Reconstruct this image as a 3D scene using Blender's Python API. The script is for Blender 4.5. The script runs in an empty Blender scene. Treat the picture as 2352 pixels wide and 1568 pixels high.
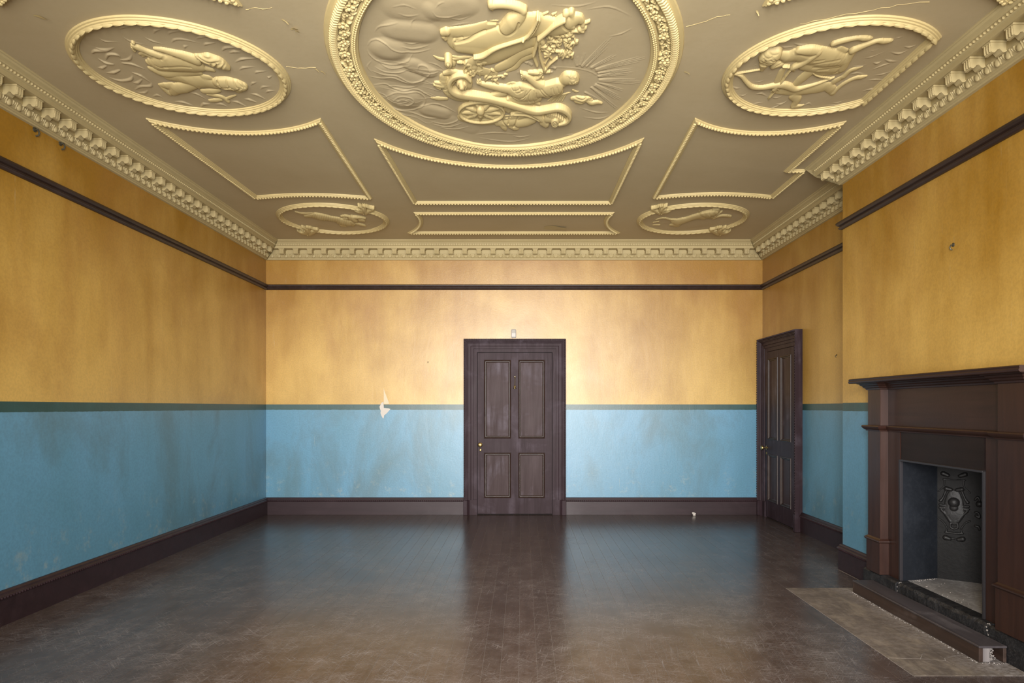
import bpy, math, random
import numpy as np
from mathutils import Vector, Matrix

random.seed(7)
SC = bpy.context.scene
COL = SC.collection
PI = math.pi

# ---------------------------------------------------------------- camera, light, exposure
FOC, VPX, VPY = 1620.0, 1200.0, 935.0          # focal length and vanishing point of the 2352 x 1568 picture
EYE = 1.374                                    # lens height above the boards
ZC = 3.472                                     # ceiling height
cam = bpy.data.cameras.new('camera')
cam.sensor_width = 36.0
cam.lens = FOC / 2352 * 36
cam.shift_x = -(VPX - 1176) / 2352
cam.shift_y = (VPY - 784) / 2352
cam.clip_start = 0.02
camo = bpy.data.objects.new('camera', cam)
camo.location = (0, 0, EYE)
camo.rotation_euler = (PI / 2, 0, 0)
COL.objects.link(camo)
SC.camera = camo

world = bpy.data.worlds.new('overcast_sky')
SC.world = world
world.use_nodes = True
world.node_tree.nodes['Background'].inputs[0].default_value = (0.62, 0.75, 0.95, 1)
world.node_tree.nodes['Background'].inputs[1].default_value = 0.6

REAR = -0.42                                   # inner face of the window wall behind the camera
WINDOWS = [(-2.18, 1.15), (-0.1, 1.15), (1.98, 1.15)]
WIN_Z0, WIN_Z1 = 0.75, 3.05
WIN_W = [48.0, 210.0, 60.0]
for (wx, ww), pw in zip(WINDOWS, WIN_W):        # daylight entering by each tall window
    L = bpy.data.lights.new('window_daylight', 'AREA')
    L.shape = 'RECTANGLE'
    L.size, L.size_y = ww - 0.1, WIN_Z1 - WIN_Z0 - 0.1
    L.energy = pw
    L.color = (1.0, 0.965, 0.93)
    L.spread = math.radians(92)               # the deep window reveals hold the light in
    lo = bpy.data.objects.new('window_daylight', L)
    lo.location = (wx, REAR - 0.02, (WIN_Z0 + WIN_Z1) / 2)
    lo.rotation_euler = (PI / 2, 0, 0)         # emits towards +Y, into the room
    lo.rotation_euler = (-PI / 2, 0, PI)
    COL.objects.link(lo)
vs = SC.view_settings
vs.view_transform = 'Standard'
vs.look = 'None'
vs.gamma = 1.0
vs.use_curve_mapping = False
vs.exposure = 0.0

# ---------------------------------------------------------------- object helpers
def tag(o, label=None, cat=None, group=None, kind=None):
    if label: o['label'] = label
    if cat: o['category'] = cat
    if group: o['group'] = group
    if kind: o['kind'] = kind
    return o

def empty(name, loc=(0, 0, 0), parent=None):
    o = bpy.data.objects.new(name, None)
    o.location = loc
    o.empty_display_size = 0.1
    if parent: o.parent = parent
    COL.objects.link(o)
    return o

def mesh(name, verts, faces, smooth=False):
    me = bpy.data.meshes.new(name)
    me.from_pydata([tuple(v) for v in verts], [], [tuple(f) for f in faces])
    me.validate()
    if smooth:
        me.polygons.foreach_set('use_smooth', [True] * len(me.polygons))
    me.update()
    return me

def link(name, me, mat=None, parent=None, loc=None, rot=None, scale=None):
    """link a mesh as an object; parents here sit at the world origin unless moved on purpose"""
    o = bpy.data.objects.new(name, me)
    if mat and not me.materials: me.materials.append(mat)
    if parent: o.parent = parent
    if loc is not None: o.location = loc
    if rot is not None: o.rotation_euler = rot
    if scale is not None: o.scale = scale
    COL.objects.link(o)
    return o

class MB:
    """collects simple solids into one mesh"""
    def __init__(self): self.v, self.f = [], []
    def add(self, verts, faces):
        b = len(self.v)
        self.v += [tuple(p) for p in verts]
        self.f += [tuple(i + b for i in q) for q in faces]
        return self
    def box(self, x0, x1, y0, y1, z0, z1, c=0.0):
        """a box with its edges chamfered by c"""
        if c <= 0:
            v = [(x, y, z) for z in (z0, z1) for y in (y0, y1) for x in (x0, x1)]
            return self.add(v, [(0, 2, 3, 1), (4, 5, 7, 6), (0, 1, 5, 4), (2, 6, 7, 3), (0, 4, 6, 2), (1, 3, 7, 5)])
        lo, hi = (x0, y0, z0), (x1, y1, z1)
        v, idx = [], {}
        for sx in (0, 1):
            for sy in (0, 1):
                for sz in (0, 1):
                    s = (sx, sy, sz)
                    for ax in range(3):
                        p = []
                        for k in range(3):
                            e = hi[k] if s[k] else lo[k]
                            if k != ax: e += -c if s[k] else c
                            p.append(e)
                        idx[(s, ax)] = len(v); v.append(p)
        F = []
        for ax in range(3):
            a, b = [(1, 2), (2, 0), (0, 1)][ax]
            for sd in (0, 1):
                q = []
                for (i, j) in ((0, 0), (1, 0), (1, 1), (0, 1)):
                    s = [0, 0, 0]; s[ax] = sd; s[a] = i; s[b] = j
                    q.append(idx[(tuple(s), ax)])
                F.append(q if sd else q[::-1])
        for ax in range(3):                     # edge chamfers
            a, b = [(1, 2), (2, 0), (0, 1)][ax]
            for i in (0, 1):
                for j in (0, 1):
                    s0 = [0, 0, 0]; s0[a] = i; s0[b] = j
                    s1 = list(s0); s1[ax] = 1
                    s0, s1 = tuple(s0), tuple(s1)
                    q = [idx[(s0, a)], idx[(s1, a)], idx[(s1, b)], idx[(s0, b)]]
                    F.append(q if (i ^ j) else q[::-1])
        for s in [(x, y, z) for x in (0, 1) for y in (0, 1) for z in (0, 1)]:
            q = [idx[(s, 0)], idx[(s, 1)], idx[(s, 2)]]
            F.append(q if sum(s) % 2 else q[::-1])
        return self.add(v, F)
    def tube(self, pts, r, n=8, cap=True):
        pts = [Vector(p) for p in pts]
        rs = r if isinstance(r, (list, tuple)) else [r] * len(pts)
        rings = []
        up = None
        for i, p in enumerate(pts):
            t = (pts[min(i + 1, len(pts) - 1)] - pts[max(i - 1, 0)]).normalized()
            if up is None:
                up = t.orthogonal().normalized()
            up = (up - t * up.dot(t)).normalized()
            w = t.cross(up)
            rings.append([p + (up * math.cos(a) + w * math.sin(a)) * rs[i] for a in [2 * PI * k / n for k in range(n)]])
        v = [q for g in rings for q in g]
        f = [(i * n + k, i * n + (k + 1) % n, (i + 1) * n + (k + 1) % n, (i + 1) * n + k) for i in range(len(pts) - 1) for k in range(n)]
        if cap:
            f.append(tuple(range(n))[::-1]); f.append(tuple((len(pts) - 1) * n + k for k in range(n)))
        return self.add(v, f)
    def ball(self, c, r, n=8, m=5, sc=(1, 1, 1)):
        v = [(c[0], c[1], c[2] - r * sc[2])]
        for i in range(1, m):
            a = -PI / 2 + PI * i / m
            for k in range(n):
                b = 2 * PI * k / n
                v.append((c[0] + r * sc[0] * math.cos(a) * math.cos(b), c[1] + r * sc[1] * math.cos(a) * math.sin(b), c[2] + r * sc[2] * math.sin(a)))
        v.append((c[0], c[1], c[2] + r * sc[2]))
        f = [(0, 1 + (k + 1) % n, 1 + k) for k in range(n)]
        for i in range(m - 2):
            for k in range(n):
                f.append((1 + i * n + k, 1 + i * n + (k + 1) % n, 1 + (i + 1) * n + (k + 1) % n, 1 + (i + 1) * n + k))
        t = len(v) - 1
        f += [(t, 1 + (m - 2) * n + k, 1 + (m - 2) * n + (k + 1) % n) for k in range(n)]
        return self.add(v, f)
    def lathe(self, prof, origin, axis, n=16):
        """turn (distance along axis, radius) pairs about an axis"""
        ax = Vector(axis).normalized(); u = ax.orthogonal().normalized(); w = ax.cross(u); o = Vector(origin)
        v = [o + ax * d + (u * math.cos(2 * PI * k / n) + w * math.sin(2 * PI * k / n)) * r for (d, r) in prof for k in range(n)]
        f = [(i * n + k, i * n + (k + 1) % n, (i + 1) * n + (k + 1) % n, (i + 1) * n + k) for i in range(len(prof) - 1) for k in range(n)]
        f.append(tuple(range(n))[::-1]); f.append(tuple((len(prof) - 1) * n + k for k in range(n)))
        return self.add(v, f)
    def prism(self, poly, axis, a, b):
        """extrude a polygon of two coordinates along axis 'x', 'y' or 'z' from a to b"""
        def P(p, t):
            return {'x': (t, p[0], p[1]), 'y': (p[0], t, p[1]), 'z': (p[0], p[1], t)}[axis]
        n = len(poly)
        v = [P(p, a) for p in poly] + [P(p, b) for p in poly]
        f = [tuple(range(n))[::-1], tuple(range(n, 2 * n))] + [(i, (i + 1) % n, n + (i + 1) % n, n + i) for i in range(n)]
        return self.add(v, f)
    def build(self, name, mat, parent=None, smooth=False, fix=True):
        me = mesh(name, self.v, self.f, smooth)
        if fix:
            import bmesh
            bm = bmesh.new(); bm.from_mesh(me)
            bmesh.ops.recalc_face_normals(bm, faces=bm.faces[:])
            bm.to_mesh(me); bm.free()
        if smooth:
            try: me.set_sharp_from_angle(angle=math.radians(40))
            except Exception: pass
        return link(name, me, mat, parent)

def mitred(path, closed):
    """unit-offset vectors (to the left of travel) with mitred corners"""
    P = [Vector(p) for p in path]; n = len(P); out = []
    for i in range(n):
        a = P[i] - P[i - 1] if (closed or i > 0) else P[1] - P[0]
        b = P[(i + 1) % n] - P[i] if (closed or i < n - 1) else P[i] - P[i - 1]
        na = Vector((-a.y, a.x)).normalized(); nb = Vector((-b.y, b.x)).normalized()
        m = (na + nb)
        m = m / max(0.12, m.dot(na)) if m.length > 1e-6 else na
        out.append(m)
    return P, out

def sweep(path, prof, closed=False, caps=True):
    """sweep a profile of (offset to the left, z) along a plan path; returns verts, faces"""
    P, M = mitred(path, closed)
    k = len(prof); n = len(P)
    v = [(P[i].x + M[i].x * o, P[i].y + M[i].y * o, z) for i in range(n) for (o, z) in prof]
    f = []
    for i in range(n if closed else n - 1):
        j = (i + 1) % n
        for q in range(k - 1):
            f.append((i * k + q, j * k + q, j * k + q + 1, i * k + q + 1))
    if caps and not closed:
        f.append(tuple(range(k))); f.append(tuple((n - 1) * k + q for q in range(k))[::-1])
    return v, f

def walk(path, closed, pitch, phase=0.5):
    """points and headings spaced evenly along a plan path"""
    P = [Vector(p) for p in path]
    if closed: P = P + [P[0]]
    seg = [(P[i + 1] - P[i]).length for i in range(len(P) - 1)]
    tot = sum(seg); n = max(1, round(tot / pitch)); st = tot / n
    out = []; i = 0; acc = 0.0
    for k in range(n):
        s = (k + phase) * st
        while i < len(seg) - 1 and acc + seg[i] < s: acc += seg[i]; i += 1
        t = (s - acc) / seg[i]
        d = (P[i + 1] - P[i]).normalized()
        out.append((P[i].lerp(P[i + 1], t), math.atan2(d.y, d.x)))
    return out

# ---------------------------------------------------------------- materials
def nodes_of(name):
    m = bpy.data.materials.new(name)
    m.use_nodes = True
    nt = m.node_tree
    return m, nt, nt.nodes['Principled BSDF']

class NT:
    def __init__(self, nt): self.nt = nt
    def n(self, t, **kw):
        x = self.nt.nodes.new(t)
        for k, v in kw.items(): setattr(x, k, v)
        return x
    def put(self, sock, val):
        if isinstance(val, bpy.types.NodeSocket): self.nt.links.new(val, sock)
        elif isinstance(val, (tuple, list)) and len(val) == 3 and sock.type == 'RGBA': sock.default_value = (*val, 1)
        else: sock.default_value = val
    def math(self, op, a, b=None, clamp=False):
        x = self.n('ShaderNodeMath', operation=op, use_clamp=clamp)
        self.put(x.inputs[0], a)
        if b is not None: self.put(x.inputs[1], b)
        return x.outputs[0]
    def noise(self, vec, scale, detail=3.0, rough=0.55, dist=0.0):
        x = self.n('ShaderNodeTexNoise')
        self.put(x.inputs['Vector'], vec); x.inputs['Scale'].default_value = scale
        x.inputs['Detail'].default_value = detail; x.inputs['Roughness'].default_value = rough
        x.inputs['Distortion'].default_value = dist
        return x.outputs['Fac']
    def ramp(self, fac, a, b):
        x = self.n('ShaderNodeMapRange'); x.clamp = True
        self.put(x.inputs[0], fac); self.put(x.inputs[1], a); self.put(x.inputs[2], b)
        return x.outputs[0]
    def mix(self, fac, a, b, mode='MIX'):
        x = self.n('ShaderNodeMix', data_type='RGBA', blend_type=mode)
        self.put(x.inputs[0], fac); self.put(x.inputs[6], a); self.put(x.inputs[7], b)
        return x.outputs[2]
    def pos(self): return self.n('ShaderNodeNewGeometry').outputs['Position']
    def scaled(self, vec, s, rot=(0, 0, 0), loc=(0, 0, 0)):
        x = self.n('ShaderNodeMapping')
        self.put(x.inputs[0], vec); x.inputs['Scale'].default_value = s; x.inputs['Rotation'].default_value = rot; x.inputs['Location'].default_value = loc
        return x.outputs[0]
    def sep(self, vec):
        x = self.n('ShaderNodeSeparateXYZ'); self.put(x.inputs[0], vec); return x.outputs
    def bump(self, h, strength, dist=0.01, normal=None):
        x = self.n('ShaderNodeBump'); x.inputs['Strength'].default_value = strength; x.inputs['Distance'].default_value = dist
        self.put(x.inputs['Height'], h)
        if normal is not None: self.put(x.inputs['Normal'], normal)
        return x.outputs[0]

def wall_material():
    m, nt, b = nodes_of('distempered_wall'); T = NT(nt)
    p = T.pos(); x, y, z = T.sep(p)
    n1 = T.noise(p, 0.75, 5, 0.55, 0.4)
    n2 = T.noise(T.scaled(p, (2.6, 2.6, 0.5)), 1.0, 4, 0.6)
    n3 = T.noise(p, 2.2, 6, 0.6, 0.6)
    nf = T.noise(p, 60, 3, 0.6)
    # yellow: pale wash aged to ochre; the height gradient paints in the glow lower down
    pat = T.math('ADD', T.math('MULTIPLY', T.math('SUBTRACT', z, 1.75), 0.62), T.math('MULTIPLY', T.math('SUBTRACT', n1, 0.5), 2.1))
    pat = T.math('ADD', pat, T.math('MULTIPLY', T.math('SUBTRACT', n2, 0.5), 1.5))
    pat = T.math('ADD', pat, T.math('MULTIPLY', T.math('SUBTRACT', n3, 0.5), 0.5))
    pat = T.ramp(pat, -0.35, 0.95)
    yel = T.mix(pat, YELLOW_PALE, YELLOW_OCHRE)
    soot = T.ramp(T.noise(T.scaled(p, (0.9, 0.9, 0.5), (0, 0, 0), (4, 2, 9)), 1.0, 5, 0.6, 0.8), 0.5, 0.75)
    yel = T.mix(T.math('MULTIPLY', soot, 0.6), yel, (0.36, 0.17, 0.035))
    # blue dado with brown grime
    blu = T.mix(T.ramp(T.math('ADD', n1, T.math('MULTIPLY', n2, 0.5)), 0.45, 1.0), BLUE_A, BLUE_B)
    grime = T.ramp(T.noise(T.scaled(p, (1.6, 1.6, 0.75), (0, 0, 0), (1, 7, 3)), 1.0, 6, 0.62, 0.5), 0.5, 0.68)
    blu = T.mix(T.math('MULTIPLY', grime, 0.5), blu, (0.085, 0.14, 0.13))
    foot = T.math('MULTIPLY', T.ramp(z, 0.75, 0.2), T.ramp(T.noise(p, 9, 6, 0.7), 0.56, 0.7))
    blu = T.mix(T.math('MULTIPLY', foot, 0.5), blu, (0.42, 0.44, 0.36))
    # painted dado line
    zz = T.math('ADD', z, T.math('MULTIPLY', T.math('SUBTRACT', T.noise(p, 25, 4), 0.5), 0.008))
    band = T.math('MULTIPLY', T.math('GREATER_THAN', zz, 1.342), T.math('LESS_THAN', z, 1.411))
    up = T.math('GREATER_THAN', z, 1.411)
    grn = T.mix(T.ramp(n3, 0.4, 0.75), (0.010, 0.060, 0.055), (0.025, 0.095, 0.095))
    col = T.mix(up, blu, yel)
    col = T.mix(band, col, grn)
    chip = T.ramp(T.noise(p, 34, 5, 0.7), 0.70, 0.74)
    chip = T.math('MULTIPLY', chip, T.ramp(T.math('ABSOLUTE', T.math('SUBTRACT', z, 1.36)), 0.10, 0.0))
    col = T.mix(chip, col, (0.5, 0.55, 0.5))
    scr = T.ramp(T.noise(T.scaled(p, (38, 38, 1.6)), 1.0, 4, 0.7, 0.4), 0.685, 0.74)
    col = T.mix(T.math('MULTIPLY', scr, 0.35), col, (0.62, 0.55, 0.38))
    # grain of the old lining paper
    col = T.mix(T.math('MULTIPLY', T.ramp(nf, 0.4, 0.62), 0.12), col, (0.02, 0.02, 0.01))
    T.put(b.inputs['Base Color'], col)
    T.put(b.inputs['Roughness'], T.math('ADD', 0.36, T.math('MULTIPLY', n3, 0.10)))
    b.inputs['Specular IOR Level'].default_value = 0.8
    wr = T.noise(T.scaled(p, (7, 7, 2.2)), 1.0, 5, 0.6, 1.2)
    h = T.math('ADD', T.math('MULTIPLY', wr, 0.6), T.math('MULTIPLY', nf, 0.3))
    h = T.math('ADD', h, T.math('MULTIPLY', T.noise(p, 18, 4, 0.6), 0.25))
    T.put(b.inputs['Normal'], T.bump(h, 0.16, 0.010))
    return m

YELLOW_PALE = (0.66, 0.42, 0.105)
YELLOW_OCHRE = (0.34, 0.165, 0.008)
BLUE_A = (0.135, 0.34, 0.52)
BLUE_B = (0.10, 0.27, 0.38)

def plaster_material(name, base, dirt, bump=0.25):
    m, nt, b = nodes_of(name); T = NT(nt)
    p = T.pos()
    n1 = T.noise(p, 1.6, 5, 0.6, 0.4); n2 = T.noise(p, 28, 4, 0.6)
    col = T.mix(T.math('MULTIPLY', T.ramp(n1, 0.35, 0.75), 0.5), base, dirt)
    col = T.mix(T.math('MULTIPLY', T.ramp(n2, 0.45, 0.75), 0.18), col, dirt)
    T.put(b.inputs['Base Color'], col)
    b.inputs['Roughness'].default_value = 0.55
    b.inputs['Specular IOR Level'].default_value = 0.3
    h = T.math('ADD', T.math('MULTIPLY', n2, 0.35), T.math('MULTIPLY', T.noise(p, 90, 3), 0.15))
    h = T.math('ADD', h, T.math('MULTIPLY', T.noise(p, 5, 5, 0.65, 1.0), 0.8))
    T.put(b.inputs['Normal'], T.bump(h, bump, 0.008))
    return m

def wood_material(name, a, c, rough=0.35, grain_axis='z', worn=0.3, worn_col=(0.16, 0.14, 0.15), chips=0.0, spec=0.5):
    m, nt, b = nodes_of(name); T = NT(nt)
    p = T.pos()
    sc = {'z': (16, 16, 1.1), 'y': (16, 1.1, 16), 'x': (1.1, 16, 16)}[grain_axis]
    g = T.noise(T.scaled(p, sc), 1.0, 5, 0.65, 0.6)
    n1 = T.noise(p, 3.0, 5, 0.6, 0.5)
    col = T.mix(T.ramp(g, 0.3, 0.7), a, c)
    col = T.mix(T.math('MULTIPLY', T.math('MULTIPLY', T.ramp(n1, 0.5, 0.75), T.ramp(g, 0.35, 0.6)), worn), col, worn_col)
    if chips > 0:
        ch = T.ramp(T.noise(p, 55, 4, 0.7), 0.76 - 0.03 * chips, 0.78)
        col = T.mix(ch, col, (0.5, 0.46, 0.44))
    T.put(b.inputs['Base Color'], col)
    T.put(b.inputs['Roughness'], T.math('ADD', rough, T.math('MULTIPLY', n1, 0.2)))
    b.inputs['Specular IOR Level'].default_value = spec
    h = T.math('ADD', T.math('MULTIPLY', g, 0.5), T.math('MULTIPLY', T.noise(p, 45, 4, 0.6), 0.4))
    T.put(b.inputs['Normal'], T.bump(h, 0.22, 0.004))
    return m

def floor_material():
    m, nt, b = nodes_of('stained_floorboard'); T = NT(nt)
    p = T.pos()
    rnd = T.n('ShaderNodeObjectInfo').outputs['Random']
    g = T.noise(T.scaled(p, (22, 1.2, 22)), 1.0, 5, 0.65, 0.4)
    n1 = T.noise(p, 1.1, 5, 0.6, 0.3)
    col = T.mix(T.ramp(g, 0.3, 0.72), FLOOR_A, FLOOR_B)
    col = T.mix(T.math('MULTIPLY', rnd, 0.22), col, (0.022, 0.014, 0.011))
    # scuffs and scratches of pale dust, in several directions
    scr = None
    for k, (ang, s) in enumerate([(0.15, 1.0), (1.2, 1.3), (-0.7, 1.2), (1.75, 0.9), (0.6, 1.6)]):
        q = T.scaled(T.scaled(p, (1, 1, 1), (0, 0, ang), (3.1 * k, 1.7 * k, 0)), (105 * s, 4.6 * s, 1))
        r = T.ramp(T.noise(q, 1.0, 5, 0.78, 0.9), 0.555, 0.71)
        scr = r if scr is None else T.math('MAXIMUM', scr, r)
    wear = T.ramp(T.noise(T.scaled(p, (1, 1, 1), (0, 0, 0), (5, 3, 0)), 1.5, 5, 0.65, 0.5), 0.28, 0.62)
    x, y, z = T.sep(p)
    wear = T.math('MULTIPLY', wear, T.ramp(y, 9.4, 4.2))
    clump = T.ramp(T.noise(p, 4.5, 6, 0.7, 0.4), 0.32, 0.60)
    fac = T.math('MULTIPLY', T.math('MULTIPLY', scr, clump), T.math('MULTIPLY', wear, 0.95))
    haze = T.math('MULTIPLY', T.ramp(T.noise(p, 7.0, 8, 0.72, 0.5), 0.42, 0.70), T.math('MULTIPLY', wear, 0.68))
    col = T.mix(haze, col, (0.165, 0.138, 0.128))
    spk = T.ramp(T.noise(p, 140, 4, 0.7), 0.55, 0.72)
    col = T.mix(T.math('MULTIPLY', T.math('MULTIPLY', spk, clump), T.math('MULTIPLY', wear, 0.4)), col, (0.30, 0.27, 0.27))
    col = T.mix(fac, col, (0.40, 0.375, 0.385))
    T.put(b.inputs['Base Color'], col)
    T.put(b.inputs['Roughness'], T.math('ADD', 0.18, T.math('ADD', T.math('MULTIPLY', fac, 0.25), T.math('MULTIPLY', n1, 0.12))))
    b.inputs['Specular IOR Level'].default_value = 0.55
    h = T.math('ADD', T.math('MULTIPLY', T.noise(T.scaled(p, (5, 0.7, 1)), 1.0, 3), 1.0), T.math('MULTIPLY', g, 0.15))
    T.put(b.inputs['Normal'], T.bump(h, 0.10, 0.006))
    return m

FLOOR_A = (0.092, 0.063, 0.053)
FLOOR_B = (0.058, 0.040, 0.034)

def stone_material(name, a, c, dust, amount=0.5, rough=0.75, scale=4.0, spec=0.3):
    m, nt, b = nodes_of(name); T = NT(nt)
    p = T.pos()
    n1 = T.noise(p, scale, 6, 0.65, 0.6); n2 = T.noise(p, scale * 9, 5, 0.65)
    col = T.mix(T.ramp(n1, 0.3, 0.72), a, c)
    d = T.math('MULTIPLY', T.ramp(T.math('ADD', T.math('MULTIPLY', n2, 0.6), T.math('MULTIPLY', n1, 0.4)), 0.48, 0.68), amount)
    col = T.mix(d, col, dust)
    T.put(b.inputs['Base Color'], col)
    b.inputs['Roughness'].default_value = rough; b.inputs['Specular IOR Level'].default_value = spec
    T.put(b.inputs['Normal'], T.bump(T.math('ADD', n2, T.math('MULTIPLY', n1, 0.6)), 0.35, 0.006))
    return m

def hearth_material(name, *a):
    m = stone_material(name, *a); nt = m.node_tree; T = NT(nt); b = nt.nodes['Principled BSDF']
    old = b.inputs['Base Color'].links[0].from_socket
    p = T.pos(); x, y, z = T.sep(p)
    wob = T.math('MULTIPLY', T.math('SUBTRACT', T.noise(p, 6, 5, 0.65), 0.5), 0.30)
    d = T.ramp(T.math('ADD', x, wob), 2.30, 2.50)          # plaster dust lies along the fender
    d = T.math('MULTIPLY', d, T.ramp(T.noise(p, 40, 5, 0.7), 0.36, 0.62))
    g = T.math('MULTIPLY', T.ramp(T.noise(T.scaled(p, (9, 3, 1)), 1.0, 6, 0.7, 0.5), 0.48, 0.66), 0.6)
    col = T.mix(g, old, (0.34, 0.285, 0.22))
    T.put(b.inputs['Base Color'], T.mix(T.math('MULTIPLY', d, 0.75), col, (0.40, 0.37, 0.36)))
    return m

def plain_material(name, col, rough=0.5, metal=0.0, var=0.15):
    m, nt, b = nodes_of(name); T = NT(nt)
    n = T.noise(T.pos(), 24, 4, 0.6)
    T.put(b.inputs['Base Color'], T.mix(T.math('MULTIPLY', n, var), col, tuple(c * 0.35 for c in col)))
    b.inputs['Roughness'].default_value = rough; b.inputs['Metallic'].default_value = metal
    return m

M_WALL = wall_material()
M_CEIL = plaster_material('ceiling_distemper', (0.46, 0.378, 0.228), (0.385, 0.305, 0.17), 0.12)
M_RELIEF = plaster_material('relief_plaster', (0.56, 0.45, 0.215), (0.43, 0.335, 0.15), 0.10)
M_CORN = plaster_material('cornice_plaster', (0.45, 0.365, 0.185), (0.33, 0.26, 0.125), 0.15)
M_TRIM = wood_material('dark_varnished_rail', (0.022, 0.011, 0.008), (0.040, 0.020, 0.013), 0.35, 'y', 0.15)
M_SKIRT = wood_material('dark_painted_skirting', (0.022, 0.0105, 0.013), (0.034, 0.0165, 0.020), 0.36, 'x', 0.3, (0.075, 0.048, 0.056), chips=1.0, spec=0.4)
M_DOOR = wood_material('plum_brown_door_paint', (0.028, 0.0155, 0.0185), (0.047, 0.029, 0.035), 0.42, 'z', 0.75, (0.11, 0.088, 0.108), chips=0.5, spec=0.14)
M_PANEL = wood_material('worn_door_panel', (0.038, 0.021, 0.021), (0.070, 0.046, 0.048), 0.42, 'z', 0.85, (0.14, 0.12, 0.145), chips=0.2, spec=0.16)
M_MAHOG = wood_material('mahogany', (0.026, 0.0105, 0.0075), (0.046, 0.0185, 0.012), 0.30, 'z', 0.15, (0.10, 0.05, 0.04))
M_MAHOG_Y = wood_material('mahogany_long_grain', (0.024, 0.0100, 0.0075), (0.040, 0.0165, 0.011), 0.28, 'y', 0.15, (0.10, 0.05, 0.04))
M_SLIP = stone_material('black_slate_slip', (0.014, 0.013, 0.014), (0.024, 0.022, 0.024), (0.06, 0.055, 0.055), 0.25, 0.42)
M_IRON = stone_material('black_cast_iron', (0.0055, 0.005, 0.005), (0.009, 0.0085, 0.0085), (0.022, 0.02, 0.019), 0.3, 0.6)
M_IRON_HIGHLIT = stone_material('highlit_cast_iron', (0.014, 0.0135, 0.0135), (0.022, 0.021, 0.021), (0.04, 0.037, 0.036), 0.3, 0.45, 6, 0.4)  # highlights of the raised ornament put into a paler iron than the plate
M_LINTEL = wood_material('blackened_wood', (0.012, 0.0075, 0.007), (0.020, 0.012, 0.011), 0.4, 'y', 0.2, (0.04, 0.03, 0.03), spec=0.3)
M_STEEL = plain_material('worn_steel_edge', (0.035, 0.032, 0.036), 0.35, 0.0)
M_CHEEK = stone_material('blue_black_cheek', (0.014, 0.0165, 0.022), (0.020, 0.024, 0.032), (0.045, 0.05, 0.06), 0.3, 0.6)
M_KERB = stone_material('black_stone_kerb', (0.012, 0.012, 0.013), (0.026, 0.026, 0.029), (0.13, 0.125, 0.125), 0.4, 0.5, 11)
M_FIRED = stone_material('dusty_hearth_stone', (0.25, 0.24, 0.24), (0.36, 0.345, 0.34), (0.60, 0.59, 0.60), 0.7, 0.85, 5)
M_HEARTH = hearth_material('worn_hearth_stone', (0.115, 0.095, 0.082), (0.185, 0.150, 0.122), (0.29, 0.255, 0.23), 0.65, 0.6, 3)
M_MORTAR = stone_material('pale_mortar_dust', (0.40, 0.36, 0.33), (0.55, 0.50, 0.47), (0.6, 0.58, 0.56), 0.5, 0.9, 9)
M_FENDER = wood_material('dark_fender_wood', (0.030, 0.017, 0.012), (0.062, 0.036, 0.026), 0.42, 'y', 0.6, (0.15, 0.12, 0.11), chips=0.6)
M_FTOP = wood_material('grey_worn_fender_top', (0.045, 0.038, 0.042), (0.085, 0.074, 0.080), 0.34, 'y', 0.7, (0.20, 0.18, 0.19))
M_RAW = wood_material('raw_pale_wood', (0.18, 0.16, 0.16), (0.32, 0.29, 0.28), 0.7, 'z', 0.3, (0.4, 0.38, 0.36))
M_BRASS = plain_material('tarnished_brass', (0.48, 0.34, 0.13), 0.32, 1.0, 0.5)
M_WHITE = plain_material('white_plastic', (0.56, 0.54, 0.50), 0.5)
M_GREYP = plain_material('translucent_grey_lens', (0.38, 0.35, 0.30), 0.5)
M_PAPER = plain_material('bare_white_paper', (0.66, 0.61, 0.55), 0.8, 0, 0.05)
M_LIFT = plain_material('faded_yellow_paper', (0.74, 0.63, 0.44), 0.7, 0, 0.05)
M_SHADOWGAP = plain_material('shadow_gap_black', (0.008, 0.006, 0.006), 0.9)
M_RUBBLE = stone_material('crumbled_filler', (0.22, 0.20, 0.185), (0.34, 0.31, 0.29), (0.45, 0.42, 0.4), 0.4, 0.9, 30)
M_FLOOR = floor_material()
M_SUB = plain_material('dusty_subfloor', (0.30, 0.26, 0.23), 0.9)
M_SASH = plain_material('cream_sash_paint', (0.62, 0.56, 0.45), 0.45)
M_HOOK = plain_material('rusty_hook_iron', (0.10, 0.09, 0.06), 0.5, 0.6, 0.5)

# ---------------------------------------------------------------- room measurements (metres; the lens is over the origin, +Y into the room)
XL, XR, YB = -3.29, 3.08, 9.05                 # left wall, right recess wall, back wall
XB, B0, B1 = 2.711, 3.03, 5.97                 # chimney breast face and its near and far corners
FY0, FY1, FZ1 = 4.061, 4.948, 1.006            # fire opening
KZ = 0.157                                     # top of the raised stone kerb

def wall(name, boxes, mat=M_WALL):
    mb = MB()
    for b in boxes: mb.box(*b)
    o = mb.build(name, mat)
    o['kind'] = 'structure'
    return o

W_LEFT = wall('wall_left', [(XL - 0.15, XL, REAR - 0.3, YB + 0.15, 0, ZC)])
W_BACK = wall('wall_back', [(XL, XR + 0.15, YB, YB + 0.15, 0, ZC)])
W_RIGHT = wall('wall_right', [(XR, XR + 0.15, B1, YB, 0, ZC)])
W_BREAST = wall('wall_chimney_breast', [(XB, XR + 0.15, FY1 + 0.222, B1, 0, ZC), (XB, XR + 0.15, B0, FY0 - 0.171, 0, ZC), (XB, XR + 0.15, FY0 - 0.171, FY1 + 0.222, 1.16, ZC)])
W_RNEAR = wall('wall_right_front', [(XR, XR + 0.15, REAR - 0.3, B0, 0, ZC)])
bx = []
edges = [XL] + [e for (wx, ww) in WINDOWS for e in (wx - ww / 2, wx + ww / 2)] + [XR]
for i in range(0, len(edges), 2): bx.append((edges[i], edges[i + 1], REAR - 0.3, REAR, 0, ZC))
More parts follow.
